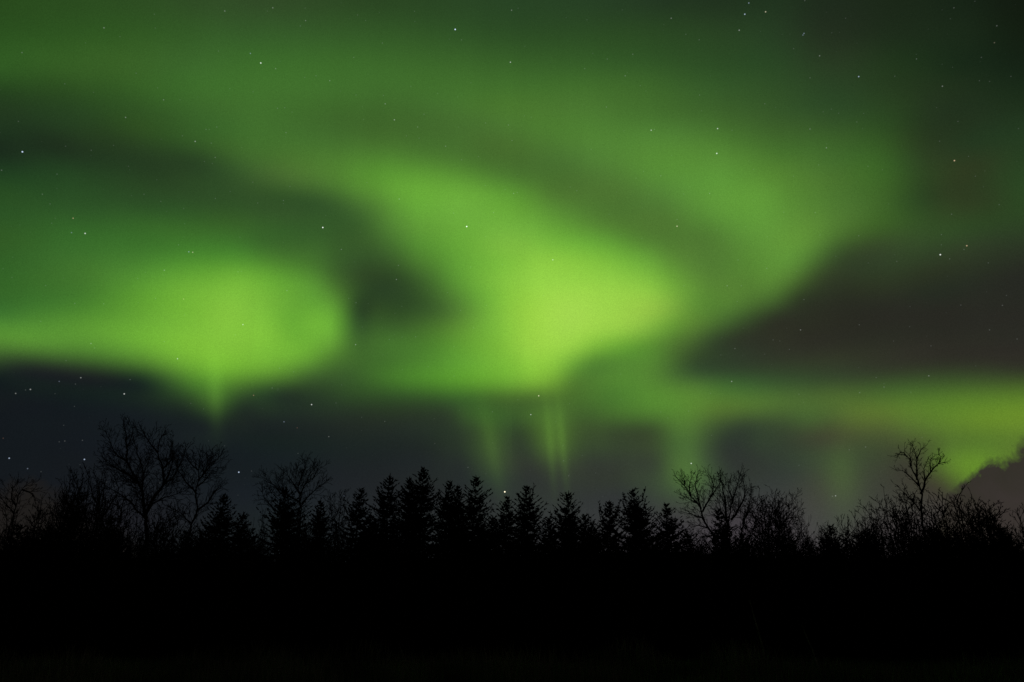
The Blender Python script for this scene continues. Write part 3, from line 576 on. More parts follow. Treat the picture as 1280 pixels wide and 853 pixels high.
SPRUCES = [
    (-16.46, 46.0, 8.15, 0.36, 11, 'dark conical spruce standing just right of the tallest bare tree'),
    (-16.01, 48.22, 7.4, 0.34, 12, 'low spruce between the bare tree clump and the spruce under the twiggy crown'),
    (-12.5, 44.7, 8.32, 0.4, 13, 'broad dense spruce with bare twigs rising above its top'),
    (-10.99, 47.17, 8.06, 0.26, 14, 'narrow spruce right of the broad twig-topped spruce'),
    (-8.91, 46.07, 8.43, 0.31, 15, 'first clear spruce left of the two tallest spruces, smaller than its neighbour'),
    (-8.25, 47.74, 7.17, 0.34, 16, 'low spruce filling the gap between two clear spruce tops'),
    (-7.01, 45.28, 9.09, 0.36, 17, 'well shaped broad spruce left of the tallest spruce of the row'),
    (-5.97, 47.89, 9.44, 0.24, 18, 'slim spruce tip close behind the left side of the tallest spruce'),
    (-5.12, 44.87, 9.45, 0.34, 19, 'tallest spruce of the row with a jagged pointed top'),
    (-3.87, 46.29, 8.98, 0.25, 20, 'slim spruce close to the right of the tallest spruce'),
    (-3.02, 47.75, 8.91, 0.24, 21, 'thin spruce tip at the left shoulder of a pointed spruce'),
    (-2.3, 45.05, 8.95, 0.32, 22, 'tall pointed spruce left of the one below the bright star'),
    (-1.45, 49.19, 7.28, 0.36, 23, 'low spruce in the dip left of the one below the bright star'),
    (-0.4, 44.7, 7.88, 0.31, 24, 'spruce whose tip touches a bright star'),
    (0.9, 45.21, 8.55, 0.35, 25, 'spruce with a forked jagged top right of the one below the bright star'),
    (2.09, 48.02, 7.17, 0.36, 26, 'low spruce between two jagged tops right of the middle'),
    (3.05, 44.77, 8.1, 0.34, 27, 'spruce with a blunt top standing by itself right of the middle'),
    (4.76, 46.3, 6.58, 0.32, 28, 'smallest spruce, in the widest dip of the row'),
    (5.37, 44.84, 7.61, 0.29, 29, 'spruce with feathered outline left of the broad spruce with several leaders'),
    (6.74, 44.92, 8.23, 0.38, 30, 'broad spruce with several upright leaders at its top'),
    (7.44, 46.27, 7.52, 0.3, 31, 'side spruce at the right shoulder of the broad spruce with several leaders'),
    (8.8, 44.72, 7.39, 0.33, 32, 'spruce just left of the leaning bare tree'),
    (10.07, 47.1, 6.28, 0.34, 33, 'low spruce under the leaning branches of the bare tree'),
    (11.29, 44.15, 7.05, 0.24, 34, 'narrow dome topped spruce in front of the bare tree'),
    (15.92, 41.71, 5.38, 0.4, 35, 'small dark spruce among the low bare bushes on the right'),
    (-29.22, 48.24, 6.7, 0.4, 36, 'small dark spruce at the far left edge of the treeline'),
    (-23.68, 47.97, 6.93, 0.42, 37, 'dark spruce behind the foot of the tallest bare tree'),
    (27.42, 45.8, 6.27, 0.34, 38, 'dark spruce on the right slope of the round bushes'),
    (-33.06, 51.3, 6.58, 0.46, 39, 'low dark spruce closing the gaps behind the front row'),
    (-30.1, 50.56, 6.19, 0.46, 40, 'low dark spruce closing the gaps behind the front row'),
    (-29.18, 51.43, 6.87, 0.46, 41, 'low dark spruce closing the gaps behind the front row'),
    (-24.77, 50.56, 6.72, 0.46, 42, 'low dark spruce closing the gaps behind the front row'),
    (-24.59, 51.6, 6.28, 0.46, 43, 'low dark spruce closing the gaps behind the front row'),
    (-19.97, 50.08, 6.5, 0.46, 44, 'low dark spruce closing the gaps behind the front row'),
    (-19.51, 52.32, 7.07, 0.46, 45, 'low dark spruce closing the gaps behind the front row'),
    (-15.74, 49.38, 6.19, 0.46, 46, 'low dark spruce closing the gaps behind the front row'),
    (-13.88, 52.7, 6.52, 0.46, 47, 'low dark spruce closing the gaps behind the front row'),
    (-11.69, 49.43, 6.81, 0.46, 48, 'low dark spruce closing the gaps behind the front row'),
    (-8.53, 52.34, 7.37, 0.46, 49, 'low dark spruce closing the gaps behind the front row'),
    (-7.21, 49.82, 6.76, 0.46, 50, 'low dark spruce closing the gaps behind the front row'),
    (-3.66, 52.19, 7.72, 0.46, 51, 'low dark spruce closing the gaps behind the front row'),
    (-2.17, 49.69, 7.28, 0.46, 52, 'low dark spruce closing the gaps behind the front row'),
    (0.7, 52.41, 7.0, 0.46, 53, 'low dark spruce closing the gaps behind the front row'),
    (3.22, 49.66, 7.24, 0.46, 54, 'low dark spruce closing the gaps behind the front row'),
    (4.96, 52.04, 7.7, 0.46, 55, 'low dark spruce closing the gaps behind the front row'),
    (8.44, 50.4, 6.22, 0.46, 56, 'low dark spruce closing the gaps behind the front row'),
    (9.49, 51.17, 6.48, 0.46, 57, 'low dark spruce closing the gaps behind the front row'),
    (13.29, 51.09, 6.95, 0.46, 58, 'low dark spruce closing the gaps behind the front row'),
    (14.56, 50.83, 6.46, 0.46, 59, 'low dark spruce closing the gaps behind the front row'),
    (17.61, 51.16, 6.29, 0.46, 60, 'low dark spruce closing the gaps behind the front row'),
    (19.91, 50.78, 6.85, 0.46, 61, 'low dark spruce closing the gaps behind the front row'),
    (22.03, 51.46, 6.76, 0.46, 62, 'low dark spruce closing the gaps behind the front row'),
    (24.86, 50.15, 6.11, 0.46, 63, 'low dark spruce closing the gaps behind the front row'),
    (26.84, 52.27, 6.83, 0.46, 64, 'low dark spruce closing the gaps behind the front row'),
    (29.49, 49.46, 6.75, 0.46, 65, 'low dark spruce closing the gaps behind the front row'),
    (32.14, 52.58, 6.37, 0.46, 66, 'low dark spruce closing the gaps behind the front row'),
]
for a in SPRUCES:
    spruce(*a)


# ------------------------------------------------------------------ bare trees
TWIG_R = .011


def grow(mb, rnd, p, d, Ln, r, lvl, up=.12, dens=1.0):
    """one branch with its side branches, recursively"""
    n = max(3, min(7, int(Ln / .16)))
    pts, rad = [p.copy()], [r]
    dirs = [d.copy()]
    for i in range(n):
        d = (turn(d, rnd.uniform(0, .28), rnd.uniform(0, 6.28)) + Vector((0, 0, up))).normalized()
        p = p + d * (Ln / n)
        pts.append(p)
        dirs.append(d)
        rad.append(max(TWIG_R * .75, r * (1 - .75 * (i + 1) / n)))
    mb.tube(pts, rad, 3)
    if lvl <= 0:
        return
    m = max(2, int(Ln / (.24 if lvl > 1 else .17) * dens * rnd.uniform(.8, 1.2)))
    spin = rnd.uniform(0, 6.28)
    for k in range(m):
        t = .18 + .80 * (k + rnd.random()) / m
        i = min(n - 1, int(t * n))
        q = pts[i].lerp(pts[i + 1], t * n - i)
        spin += 2.4 + rnd.uniform(-.5, .5)
        dd = turn(dirs[i], rnd.uniform(.45, .95), spin)
        grow(mb, rnd, q, dd, Ln * rnd.uniform(.32, .62) * (1.1 - .45 * t), max(TWIG_R, rad[i] * .6), lvl - 1, up, dens)


def smooth(pts, rnd, wob):
    """Catmull-Rom through the points with a little crookedness"""
    P = [Vector(q) for q in pts]
    P = [P[0] * 2 - P[1]] + P + [P[-1] * 2 - P[-2]]
    out = []
    for i in range(1, len(P) - 2):
        a, b, c, d = P[i - 1], P[i], P[i + 1], P[i + 2]
        n = max(2, int((c - b).length / .3))
        for k in range(n):
            t = k / n
            q = .5 * ((2 * b) + (c - a) * t + (2 * a - 5 * b + 4 * c - d) * t * t + (3 * b - a - 3 * c + d) * t ** 3)
            if out:
                q += Vector((rnd.gauss(0, wob), rnd.gauss(0, wob), rnd.gauss(0, wob * .6)))
            out.append(q)
    out.append(P[-2])
    return out


def bare_tree(x, y, label, limbs, seed, tw=1.0):
    rnd = random.Random(seed)
    root = thing("bare_tree", label, "tree", (x, y, 0), "leafless trees in the treeline")
    trunk, crown = MB(), MB()
    for li, (r, pts) in enumerate(limbs):
        q = smooth(pts, rnd, .032)
        if q[0].z < .05:
            q[0].z = -.15
        n = len(q)
        rads = [max(TWIG_R, .86 * r * (1 - .88 * (i / (n - 1)))) for i in range(n)]
        mb = trunk if li == 0 else crown
        mb.tube(q, rads, 6 if li == 0 else 5)
        total = sum((q[i + 1] - q[i]).length for i in range(n - 1))
        spin = rnd.uniform(0, 6.28)
        m = int(total / .095)
        for k in range(m):
            t = (k + rnd.random()) / m
            if li == 0 and q[min(n - 1, int(t * (n - 1)))].z < 3.2:
                continue
            i = min(n - 2, int(t * (n - 1)))
            p = q[i].lerp(q[i + 1], t * (n - 1) - i)
            d = (q[i + 1] - q[i]).normalized()
            spin += 2.4 + rnd.uniform(-.6, .6)
            dd = turn(d, rnd.uniform(.45, 1.0), spin)
            Ln = tw * rnd.uniform(.3, 1.25) * (1.15 - .6 * t)
            grow(crown, rnd, p, dd, Ln, max(TWIG_R, min(.02, rads[i] * .4)), 2 if Ln > .5 * tw else 1, .08, 1.1)
        # the tip
        d = (q[-1] - q[-2]).normalized()
        grow(crown, rnd, q[-1], d, .35, TWIG_R, 1, .08)
    trunk.build("trunk", M_BARK, root)
    crown.build("crown", M_TWIG, root)


TREES = [
    (-20.11, 45, 'tallest bare tree, its wide twiggy crown rising above the left of the treeline', [(0.2, [(0.0, 0.0, 0.0), (0.0, 0.0, 2.81), (0.0, 0.0, 5.63), (-0.32, 0.03, 7.04), (-0.82, 0.07, 8.48), (-1.67, 0.1, 9.61), (-2.02, 0.13, 10.76), (-2.4, 0.17, 12.16)]), (0.12, [(-0.28, 0.03, 6.93), (-0.06, 0.23, 7.92), (0.29, 0.42, 8.59), (0.03, 0.61, 9.61), (-0.5, 0.81, 10.52), (-0.57, 1.0, 11.34), (-0.28, 1.19, 11.75)]), (0.08, [(-0.89, 0.07, 8.59), (-1.6, 0.08, 9.15), (-2.33, 0.1, 9.44), (-3.02, 0.12, 9.89)]), (0.07, [(0.26, 0.42, 8.59), (0.71, 0.19, 9.61), (0.85, -0.05, 10.41), (0.69, -0.29, 11.05)]), (0.06, [(-1.69, 0.1, 9.72), (-2.3, -0.55, 10.35), (-2.67, -1.21, 11.39)]), (0.05, [(-1.98, 0.13, 10.64), (-1.71, -0.04, 11.34), (-1.79, -0.21, 11.98)]), (0.07, [(0.29, 0.42, 8.59), (0.99, 0.29, 9.21), (1.42, 0.15, 10.64)]), (0.06, [(-0.45, 0.81, 10.52), (-0.82, 0.14, 11.1), (-1.02, -0.53, 11.69)]), (0.07, [(-0.2, 0.02, 6.6), (-1.13, -0.48, 7.59), (-1.89, -0.97, 8.14), (-2.41, -1.47, 8.59)]), (0.06, [(-0.57, 0.05, 7.92), (-1.02, 0.6, 9.04), (-1.06, 1.15, 10.06), (-1.3, 1.7, 10.87)]), (0.06, [(0.05, 0.58, 9.49), (0.4, 0.8, 10.18), (0.17, 1.02, 10.99)]), (0.06, [(-0.3, 0.03, 7.04), (-0.58, -0.2, 8.03), (-0.51, -0.43, 9.04), (-0.82, -0.67, 9.95), (-1.22, -0.9, 11.1)]), (0.05, [(-1.6, 0.08, 9.15), (-2.58, -0.01, 9.61), (-3.33, -0.11, 10.35)]), (0.05, [(-0.11, 0.15, 7.48), (0.71, 0.67, 8.03), (1.22, 1.19, 8.37), (1.39, 1.71, 8.81)]), (0.05, [(-0.97, 0.07, 8.7), (-1.77, 0.66, 8.81), (-2.51, 1.24, 9.15)])], 1.05),
    (-17.39, 44, 'bare tree with a crooked slim trunk right of the tallest one', [(0.1375, [(0.0, 0.0, 0.0), (0.0, 0.0, 2.71), (0.0, 0.0, 5.43), (0.08, 0.03, 6.49), (0.3, 0.05, 7.05), (0.02, 0.08, 7.78), (0.02, 0.11, 8.65), (-0.02, 0.13, 9.54), (-0.19, 0.16, 10.27)]), (0.07, [(0.28, 0.05, 7.05), (0.77, -0.04, 7.45), (1.18, -0.14, 8.11), (1.6, -0.24, 8.3)]), (0.06, [(0.06, 0.08, 7.89), (-0.7, 0.08, 8.65), (-1.11, 0.07, 9.21), (-1.27, 0.07, 9.76)]), (0.06, [(0.04, 0.11, 8.65), (0.53, 0.32, 9.43), (1.01, 0.53, 10.19)]), (0.05, [(0.06, 0.1, 8.33), (0.82, -0.43, 8.82), (1.38, -0.96, 8.96)]), (0.05, [(0.05, 0.02, 6.28), (-0.79, 0.09, 6.92), (-1.26, 0.15, 7.13)]), (0.05, [(-0.02, 0.12, 9.21), (-0.5, -0.15, 9.65), (-0.74, -0.43, 10.16)]), (0.05, [(0.2, 0.19, 8.93), (0.37, 0.65, 9.76), (0.41, 1.1, 10.33)])], 1.05),
    (-23.34, 45, 'leafless tree clump with a rounded top left of the tallest bare tree', [(0.11249999999999999, [(0.0, 0.0, 0.0), (0.0, 0.0, 2.76), (0.0, 0.0, 5.52), (-0.49, -0.04, 7.04), (-0.88, -0.08, 8.03), (-1.23, -0.12, 8.7), (-1.49, -0.16, 9.21)]), (0.11249999999999999, [(0.13, 0.14, 0.0), (0.18, 0.14, 2.76), (0.22, 0.14, 5.52), (0.07, 0.37, 7.04), (-0.02, 0.59, 8.25), (-0.18, 0.81, 9.04), (-0.35, 1.03, 9.49)]), (0.1, [(-0.07, -0.58, 0.0), (-0.09, -0.58, 2.76), (-0.11, -0.58, 5.52), (-1.0, -0.28, 6.82), (-1.63, 0.02, 7.81), (-1.94, 0.31, 8.59)]), (0.1, [(0.2, -0.34, 0.0), (0.26, -0.34, 2.76), (0.33, -0.34, 5.52), (0.63, -0.7, 7.04), (0.65, -1.07, 8.25), (0.39, -1.43, 9.15)]), (0.07, [(-0.41, -0.03, 6.6), (-1.42, 0.12, 7.26), (-2.01, 0.28, 8.03), (-2.3, 0.44, 8.7)]), (0.07, [(0.26, 0.32, 6.6), (1.08, -0.05, 7.7), (1.42, -0.43, 8.37), (1.22, -0.8, 8.93)]), (0.06, [(-0.0, 0.45, 7.48), (-0.61, 0.46, 8.37), (-0.86, 0.46, 9.15)])], 0.7),
    (-26.99, 44, 'low bare tree with arching branches at the left edge', [(0.1, [(0.0, 0.0, 0.0), (0.0, 0.0, 2.77), (0.0, 0.0, 5.54), (-0.09, -0.0, 6.49), (-0.11, -0.01, 7.13), (0.03, -0.01, 8.05), (0.3, -0.02, 8.38)]), (0.05, [(-0.08, -0.01, 6.81), (-0.53, -0.2, 7.35), (-0.98, -0.4, 7.8)]), (0.075, [(0.61, -0.14, 0.0), (0.82, -0.14, 2.77), (1.02, -0.14, 5.54), (1.02, 0.01, 6.38), (1.38, 0.17, 6.76), (1.84, 0.32, 6.92)]), (0.05, [(-0.08, -0.01, 7.24), (-0.43, -0.13, 7.89), (-0.19, -0.25, 8.33)]), (0.0625, [(-0.26, 0.08, 0.0), (-0.34, 0.08, 2.77), (-0.43, 0.08, 5.54), (-0.54, 0.21, 6.6), (-1.11, 0.34, 7.24)]), (0.05, [(0.08, -0.01, 8.11), (0.67, -0.05, 7.89), (1.05, -0.08, 7.35)]), (0.075, [(1.39, 0.25, 0.0), (1.86, 0.25, 2.77), (2.32, 0.25, 5.54), (2.11, 0.07, 6.92), (1.99, -0.1, 7.89)]), (0.0625, [(1.52, 0.1, 0.0), (2.02, 0.1, 2.77), (2.53, 0.1, 5.54), (2.57, 0.3, 6.49), (2.27, 0.5, 7.56)])], 1.0),
    (-12.25, 47, 'bare tree with a thin spreading crown above the broad dark spruce', [(0.11249999999999999, [(0.0, 0.0, 0.0), (0.0, 0.0, 2.85), (0.0, 0.0, 5.69), (-0.06, 0.0, 7.74), (-0.41, 0.0, 9.02), (-0.43, 0.0, 9.96)]), (0.06, [(-0.14, 0.0, 8.2), (0.27, 0.01, 9.37), (0.64, 0.01, 9.96)]), (0.06, [(-0.17, 0.0, 8.32), (-0.71, -0.26, 9.14), (-0.93, -0.53, 9.55)]), (0.06, [(-0.06, 0.0, 7.74), (-1.36, -0.48, 8.55), (-2.25, -0.97, 9.19)]), (0.06, [(-0.0, 0.0, 7.74), (0.62, 0.43, 8.67), (1.06, 0.87, 9.14)]), (0.05, [(-0.3, 0.0, 8.78), (0.06, -0.41, 9.73), (0.17, -0.83, 10.11)]), (0.05, [(-0.98, -0.29, 8.2), (-1.51, 0.05, 8.9), (-1.67, 0.4, 9.31)]), (0.05, [(0.47, 0.01, 9.14), (0.78, -0.13, 9.61), (0.89, -0.26, 10.02)]), (0.05, [(-1.48, -0.29, 7.28), (-2.13, 0.16, 7.97), (-2.6, 0.61, 8.55)])], 1.05),
    (-9.43, 44, 'thin leafless tree filling the gap left of the first clear spruce', [(0.075, [(0.0, 0.0, 0.0), (0.0, 0.0, 2.4), (0.0, 0.0, 4.81), (0.02, -0.01, 6.06), (-0.15, -0.01, 6.92), (-0.25, -0.02, 7.56)]), (0.0625, [(0.01, -0.29, 0.0), (0.01, -0.29, 2.71), (0.01, -0.29, 5.43), (0.32, -0.27, 6.38), (0.38, -0.24, 7.13), (0.29, -0.22, 7.67)]), (0.0625, [(-0.03, 0.2, 0.0), (-0.04, 0.2, 2.77), (-0.05, 0.2, 5.54), (-0.45, 0.31, 6.49), (-0.56, 0.42, 7.24), (-0.64, 0.52, 7.67)]), (0.05, [(0.26, 0.22, 0.0), (0.35, 0.22, 2.3), (0.44, 0.22, 4.6), (0.7, 0.34, 5.54), (0.54, 0.45, 6.28)]), (0.04, [(0.02, -0.01, 6.06), (0.12, -0.03, 6.92), (0.01, -0.05, 7.78)])], 1.0),
    (10.41, 42, 'leaning bare tree whose open branches reach left over the green glow', [(0.1375, [(0.0, 0.0, 0.0), (0.0, 0.0, 2.53), (0.0, 0.0, 5.06), (-0.16, -0.01, 5.66), (-0.45, -0.03, 6.27), (-0.61, -0.04, 6.88), (-1.05, -0.05, 7.5), (-1.43, -0.07, 8.02), (-1.82, -0.08, 8.54)]), (0.06, [(-0.59, -0.04, 6.83), (-0.7, 0.04, 7.6), (-0.76, 0.12, 8.23), (-0.55, 0.19, 8.65)]), (0.06, [(-0.52, -0.03, 6.67), (-0.12, -0.25, 7.4), (0.04, -0.47, 8.02), (-0.26, -0.68, 8.63)]), (0.05, [(-0.46, -0.03, 6.37), (-1.07, 0.11, 6.57), (-1.63, 0.25, 6.73)]), (0.05, [(-0.24, -0.02, 5.86), (-0.8, 0.08, 5.98), (-1.28, 0.18, 5.81)]), (0.05, [(-0.72, -0.04, 7.09), (-1.12, -0.14, 7.29), (-1.68, -0.23, 7.52)]), (0.05, [(-1.05, -0.05, 7.5), (-1.07, 0.17, 8.02), (-0.82, 0.39, 8.57)]), (0.05, [(-0.12, -0.25, 7.4), (0.23, -0.47, 7.81), (0.43, -0.7, 8.33)]), (0.05, [(-0.12, -0.01, 5.46), (-0.64, -0.09, 5.36), (-1.08, -0.17, 5.06)]), (0.04, [(-1.38, -0.07, 8.02), (-1.31, 0.15, 8.33), (-1.44, 0.37, 8.63)])], 0.7),
    (11.22, 43, 'dense bare tree with a round crown right of the leaning one', [(0.125, [(0.0, 0.0, 0.0), (0.0, 0.0, 2.47), (0.0, 0.0, 4.94), (0.29, -0.01, 6.38), (0.59, -0.02, 7.43), (0.91, -0.03, 8.17), (1.14, -0.04, 8.9)]), (0.08, [(0.21, -0.01, 6.17), (0.15, 0.13, 7.64), (0.13, 0.27, 8.28), (0.11, 0.41, 8.9)]), (0.08, [(0.39, -0.01, 6.38), (1.18, 0.06, 7.43), (1.34, 0.14, 7.96), (1.28, 0.21, 8.49)]), (0.1, [(0.38, -0.45, 0.0), (0.5, -0.45, 2.47), (0.63, -0.45, 4.94), (1.08, -0.13, 6.38), (1.63, 0.18, 7.11), (1.74, 0.5, 7.85)]), (0.08750000000000001, [(0.56, -0.45, 0.0), (0.75, -0.45, 2.47), (0.94, -0.45, 4.94), (1.45, -0.25, 5.86), (2.0, -0.05, 6.53), (2.25, 0.15, 7.22)]), (0.07, [(0.3, -0.01, 5.96), (-0.16, -0.31, 6.8), (-0.37, -0.61, 7.43)]), (0.06, [(0.57, -0.02, 7.22), (0.48, 0.17, 7.96), (0.63, 0.35, 8.49)]), (0.08750000000000001, [(0.69, -0.4, 0.0), (0.92, -0.4, 2.47), (1.15, -0.4, 4.94), (1.97, -0.46, 5.76), (2.57, -0.53, 6.38), (2.73, -0.59, 6.95)]), (0.07, [(0.96, -0.2, 6.17), (1.35, -0.15, 7.01), (1.52, -0.11, 7.64)]), (0.08750000000000001, [(0.8, -0.45, 0.0), (1.07, -0.45, 2.37), (1.34, -0.45, 4.73), (2.36, -0.15, 5.45), (2.97, 0.15, 6.17), (3.13, 0.45, 6.69)])], 1.0),
    (13.18, 41, 'slender bare shoots sticking up right of the dense round bare tree', [(0.0625, [(0.0, 0.0, 0.0), (0.0, 0.0, 2.29), (0.0, 0.0, 4.59), (0.31, -0.01, 5.56), (0.67, -0.02, 6.16), (0.98, -0.02, 6.85), (1.34, -0.03, 7.38)]), (0.0625, [(-0.12, -0.11, 0.0), (-0.16, -0.11, 2.29), (-0.2, -0.11, 4.59), (-0.18, -0.29, 5.76), (-0.19, -0.46, 6.55), (0.06, -0.64, 7.24)]), (0.04, [(0.67, -0.02, 6.16), (0.89, -0.05, 6.25), (1.28, -0.09, 6.35)]), (0.05, [(0.12, -0.02, 0.0), (0.16, -0.02, 2.29), (0.2, -0.02, 4.59), (0.58, 0.13, 5.27), (0.73, 0.29, 5.76), (1.18, 0.44, 6.16)]), (0.0625, [(-0.3, -0.18, 0.0), (-0.4, -0.18, 2.29), (-0.5, -0.18, 4.59), (-0.48, -0.24, 5.76), (-0.5, -0.3, 6.55), (-0.33, -0.36, 7.16)]), (0.04, [(0.89, -0.02, 6.7), (0.82, 0.21, 6.95), (0.8, 0.43, 7.11)]), (0.04, [(0.31, -0.01, 5.56), (0.07, -0.15, 6.16), (0.24, -0.3, 6.85)])], 1.0),
    (21.19, 42, 'tall lone bare tree with a forked crown above the round bushes on the right', [(0.1375, [(0.0, 0.0, 0.0), (0.0, 0.0, 2.53), (0.0, 0.0, 5.06), (0.07, 0.01, 6.06), (0.12, 0.02, 6.67), (0.22, 0.03, 7.6), (0.13, 0.04, 8.33), (-0.05, 0.05, 9.13), (-0.23, 0.06, 9.66), (-0.77, 0.07, 9.63)]), (0.06, [(0.14, 0.04, 8.33), (0.22, -0.1, 9.07), (0.18, -0.24, 9.61), (-0.05, -0.37, 10.14)]), (0.07, [(0.22, 0.03, 7.6), (0.61, -0.0, 8.33), (1.05, -0.03, 8.97), (1.38, -0.06, 9.16), (1.77, -0.09, 9.26)]), (0.04, [(-0.03, 0.05, 9.07), (-0.15, -0.18, 9.5), (0.04, -0.41, 10.17)]), (0.05, [(0.19, 0.03, 8.02), (-0.23, 0.23, 8.7), (-0.64, 0.42, 8.95)]), (0.04, [(0.91, -0.02, 8.76), (1.06, 0.16, 9.29), (1.29, 0.33, 9.55)]), (0.04, [(0.2, -0.18, 9.39), (0.44, -0.37, 9.88), (0.67, -0.56, 10.08)]), (0.05, [(0.12, 0.02, 6.67), (-0.25, 0.03, 7.29), (-0.59, 0.05, 8.07)]), (0.04, [(0.54, 0.0, 8.23), (0.54, -0.12, 8.86), (0.71, -0.25, 9.29)]), (0.04, [(-0.23, 0.06, 9.66), (-0.47, 0.05, 9.82), (-0.68, 0.05, 9.55)]), (0.04, [(-0.18, 0.03, 7.09), (-0.56, 0.06, 7.6), (-0.96, 0.09, 8.07)]), (0.04, [(1.38, -0.06, 9.16), (1.39, -0.27, 9.5), (1.26, -0.48, 9.69)])], 0.45),
]
for i, (x, y, label, limbs, tw) in enumerate(TREES):
    bare_tree(x, y, label, limbs, 100 + i, tw)


# ------------------------------------------------------------------ shrubs
def shrub_meshes(seed, H, W, nst, dens):
    """stems and twigs of a many-stemmed leafless shrub H high and W wide"""
    rnd = random.Random(seed)
    st, tw = MB(), MB()
    for k in range(nst):
        a = rnd.uniform(0, 6.283)
        rr = W * .5 * math.sqrt(rnd.random())
        dome = math.sqrt(max(.12, 1 - .85 * (rr / (W * .5)) ** 2))
        top = Vector((math.cos(a) * rr, math.sin(a) * rr, H * dome * rnd.uniform(.86, 1.0)))
        foot = Vector((math.cos(a) * rr * .3, math.sin(a) * rr * .3, -.15))
        knee = foot.lerp(top, rnd.uniform(.4, .6)) + Vector((math.cos(a) * rr * .22 + rnd.gauss(0, .12), math.sin(a) * rr * .22 + rnd.gauss(0, .12), 0))
        q = smooth([foot, knee, top], rnd, .035)
        n = len(q)
        rads = [max(TWIG_R, .040 * (1 - .8 * i / (n - 1))) for i in range(n)]
        st.tube(q, rads, 4)
        spin = rnd.uniform(0, 6.28)
        m = int(H / .15)
        for j in range(m):
            t = .16 + .84 * (j + rnd.random()) / m
            i = min(n - 2, int(t * (n - 1)))
            p = q[i].lerp(q[i + 1], t * (n - 1) - i)
            spin += 2.4
            dd = turn((q[i + 1] - q[i]).normalized(), rnd.uniform(.5, 1.25), spin)
            Ln = rnd.uniform(.45, 1.2) * (1.12 - .6 * t)
            grow(tw, rnd, p, dd, Ln, max(TWIG_R, rads[i] * .5), 2 if rnd.random() < .6 else 1, .10, dens)
    return st.mesh("stems"), tw.mesh("twigs")


KINDS = []
for i in range(8):
    s, t = shrub_meshes(300 + i, 5.0, 2.6, *((24, 1.0) if i < 5 else (27, 1.12)))
    s.materials.append(M_BARK)
    t.materials.append(M_TWIG)
    KINDS.append((s, t))

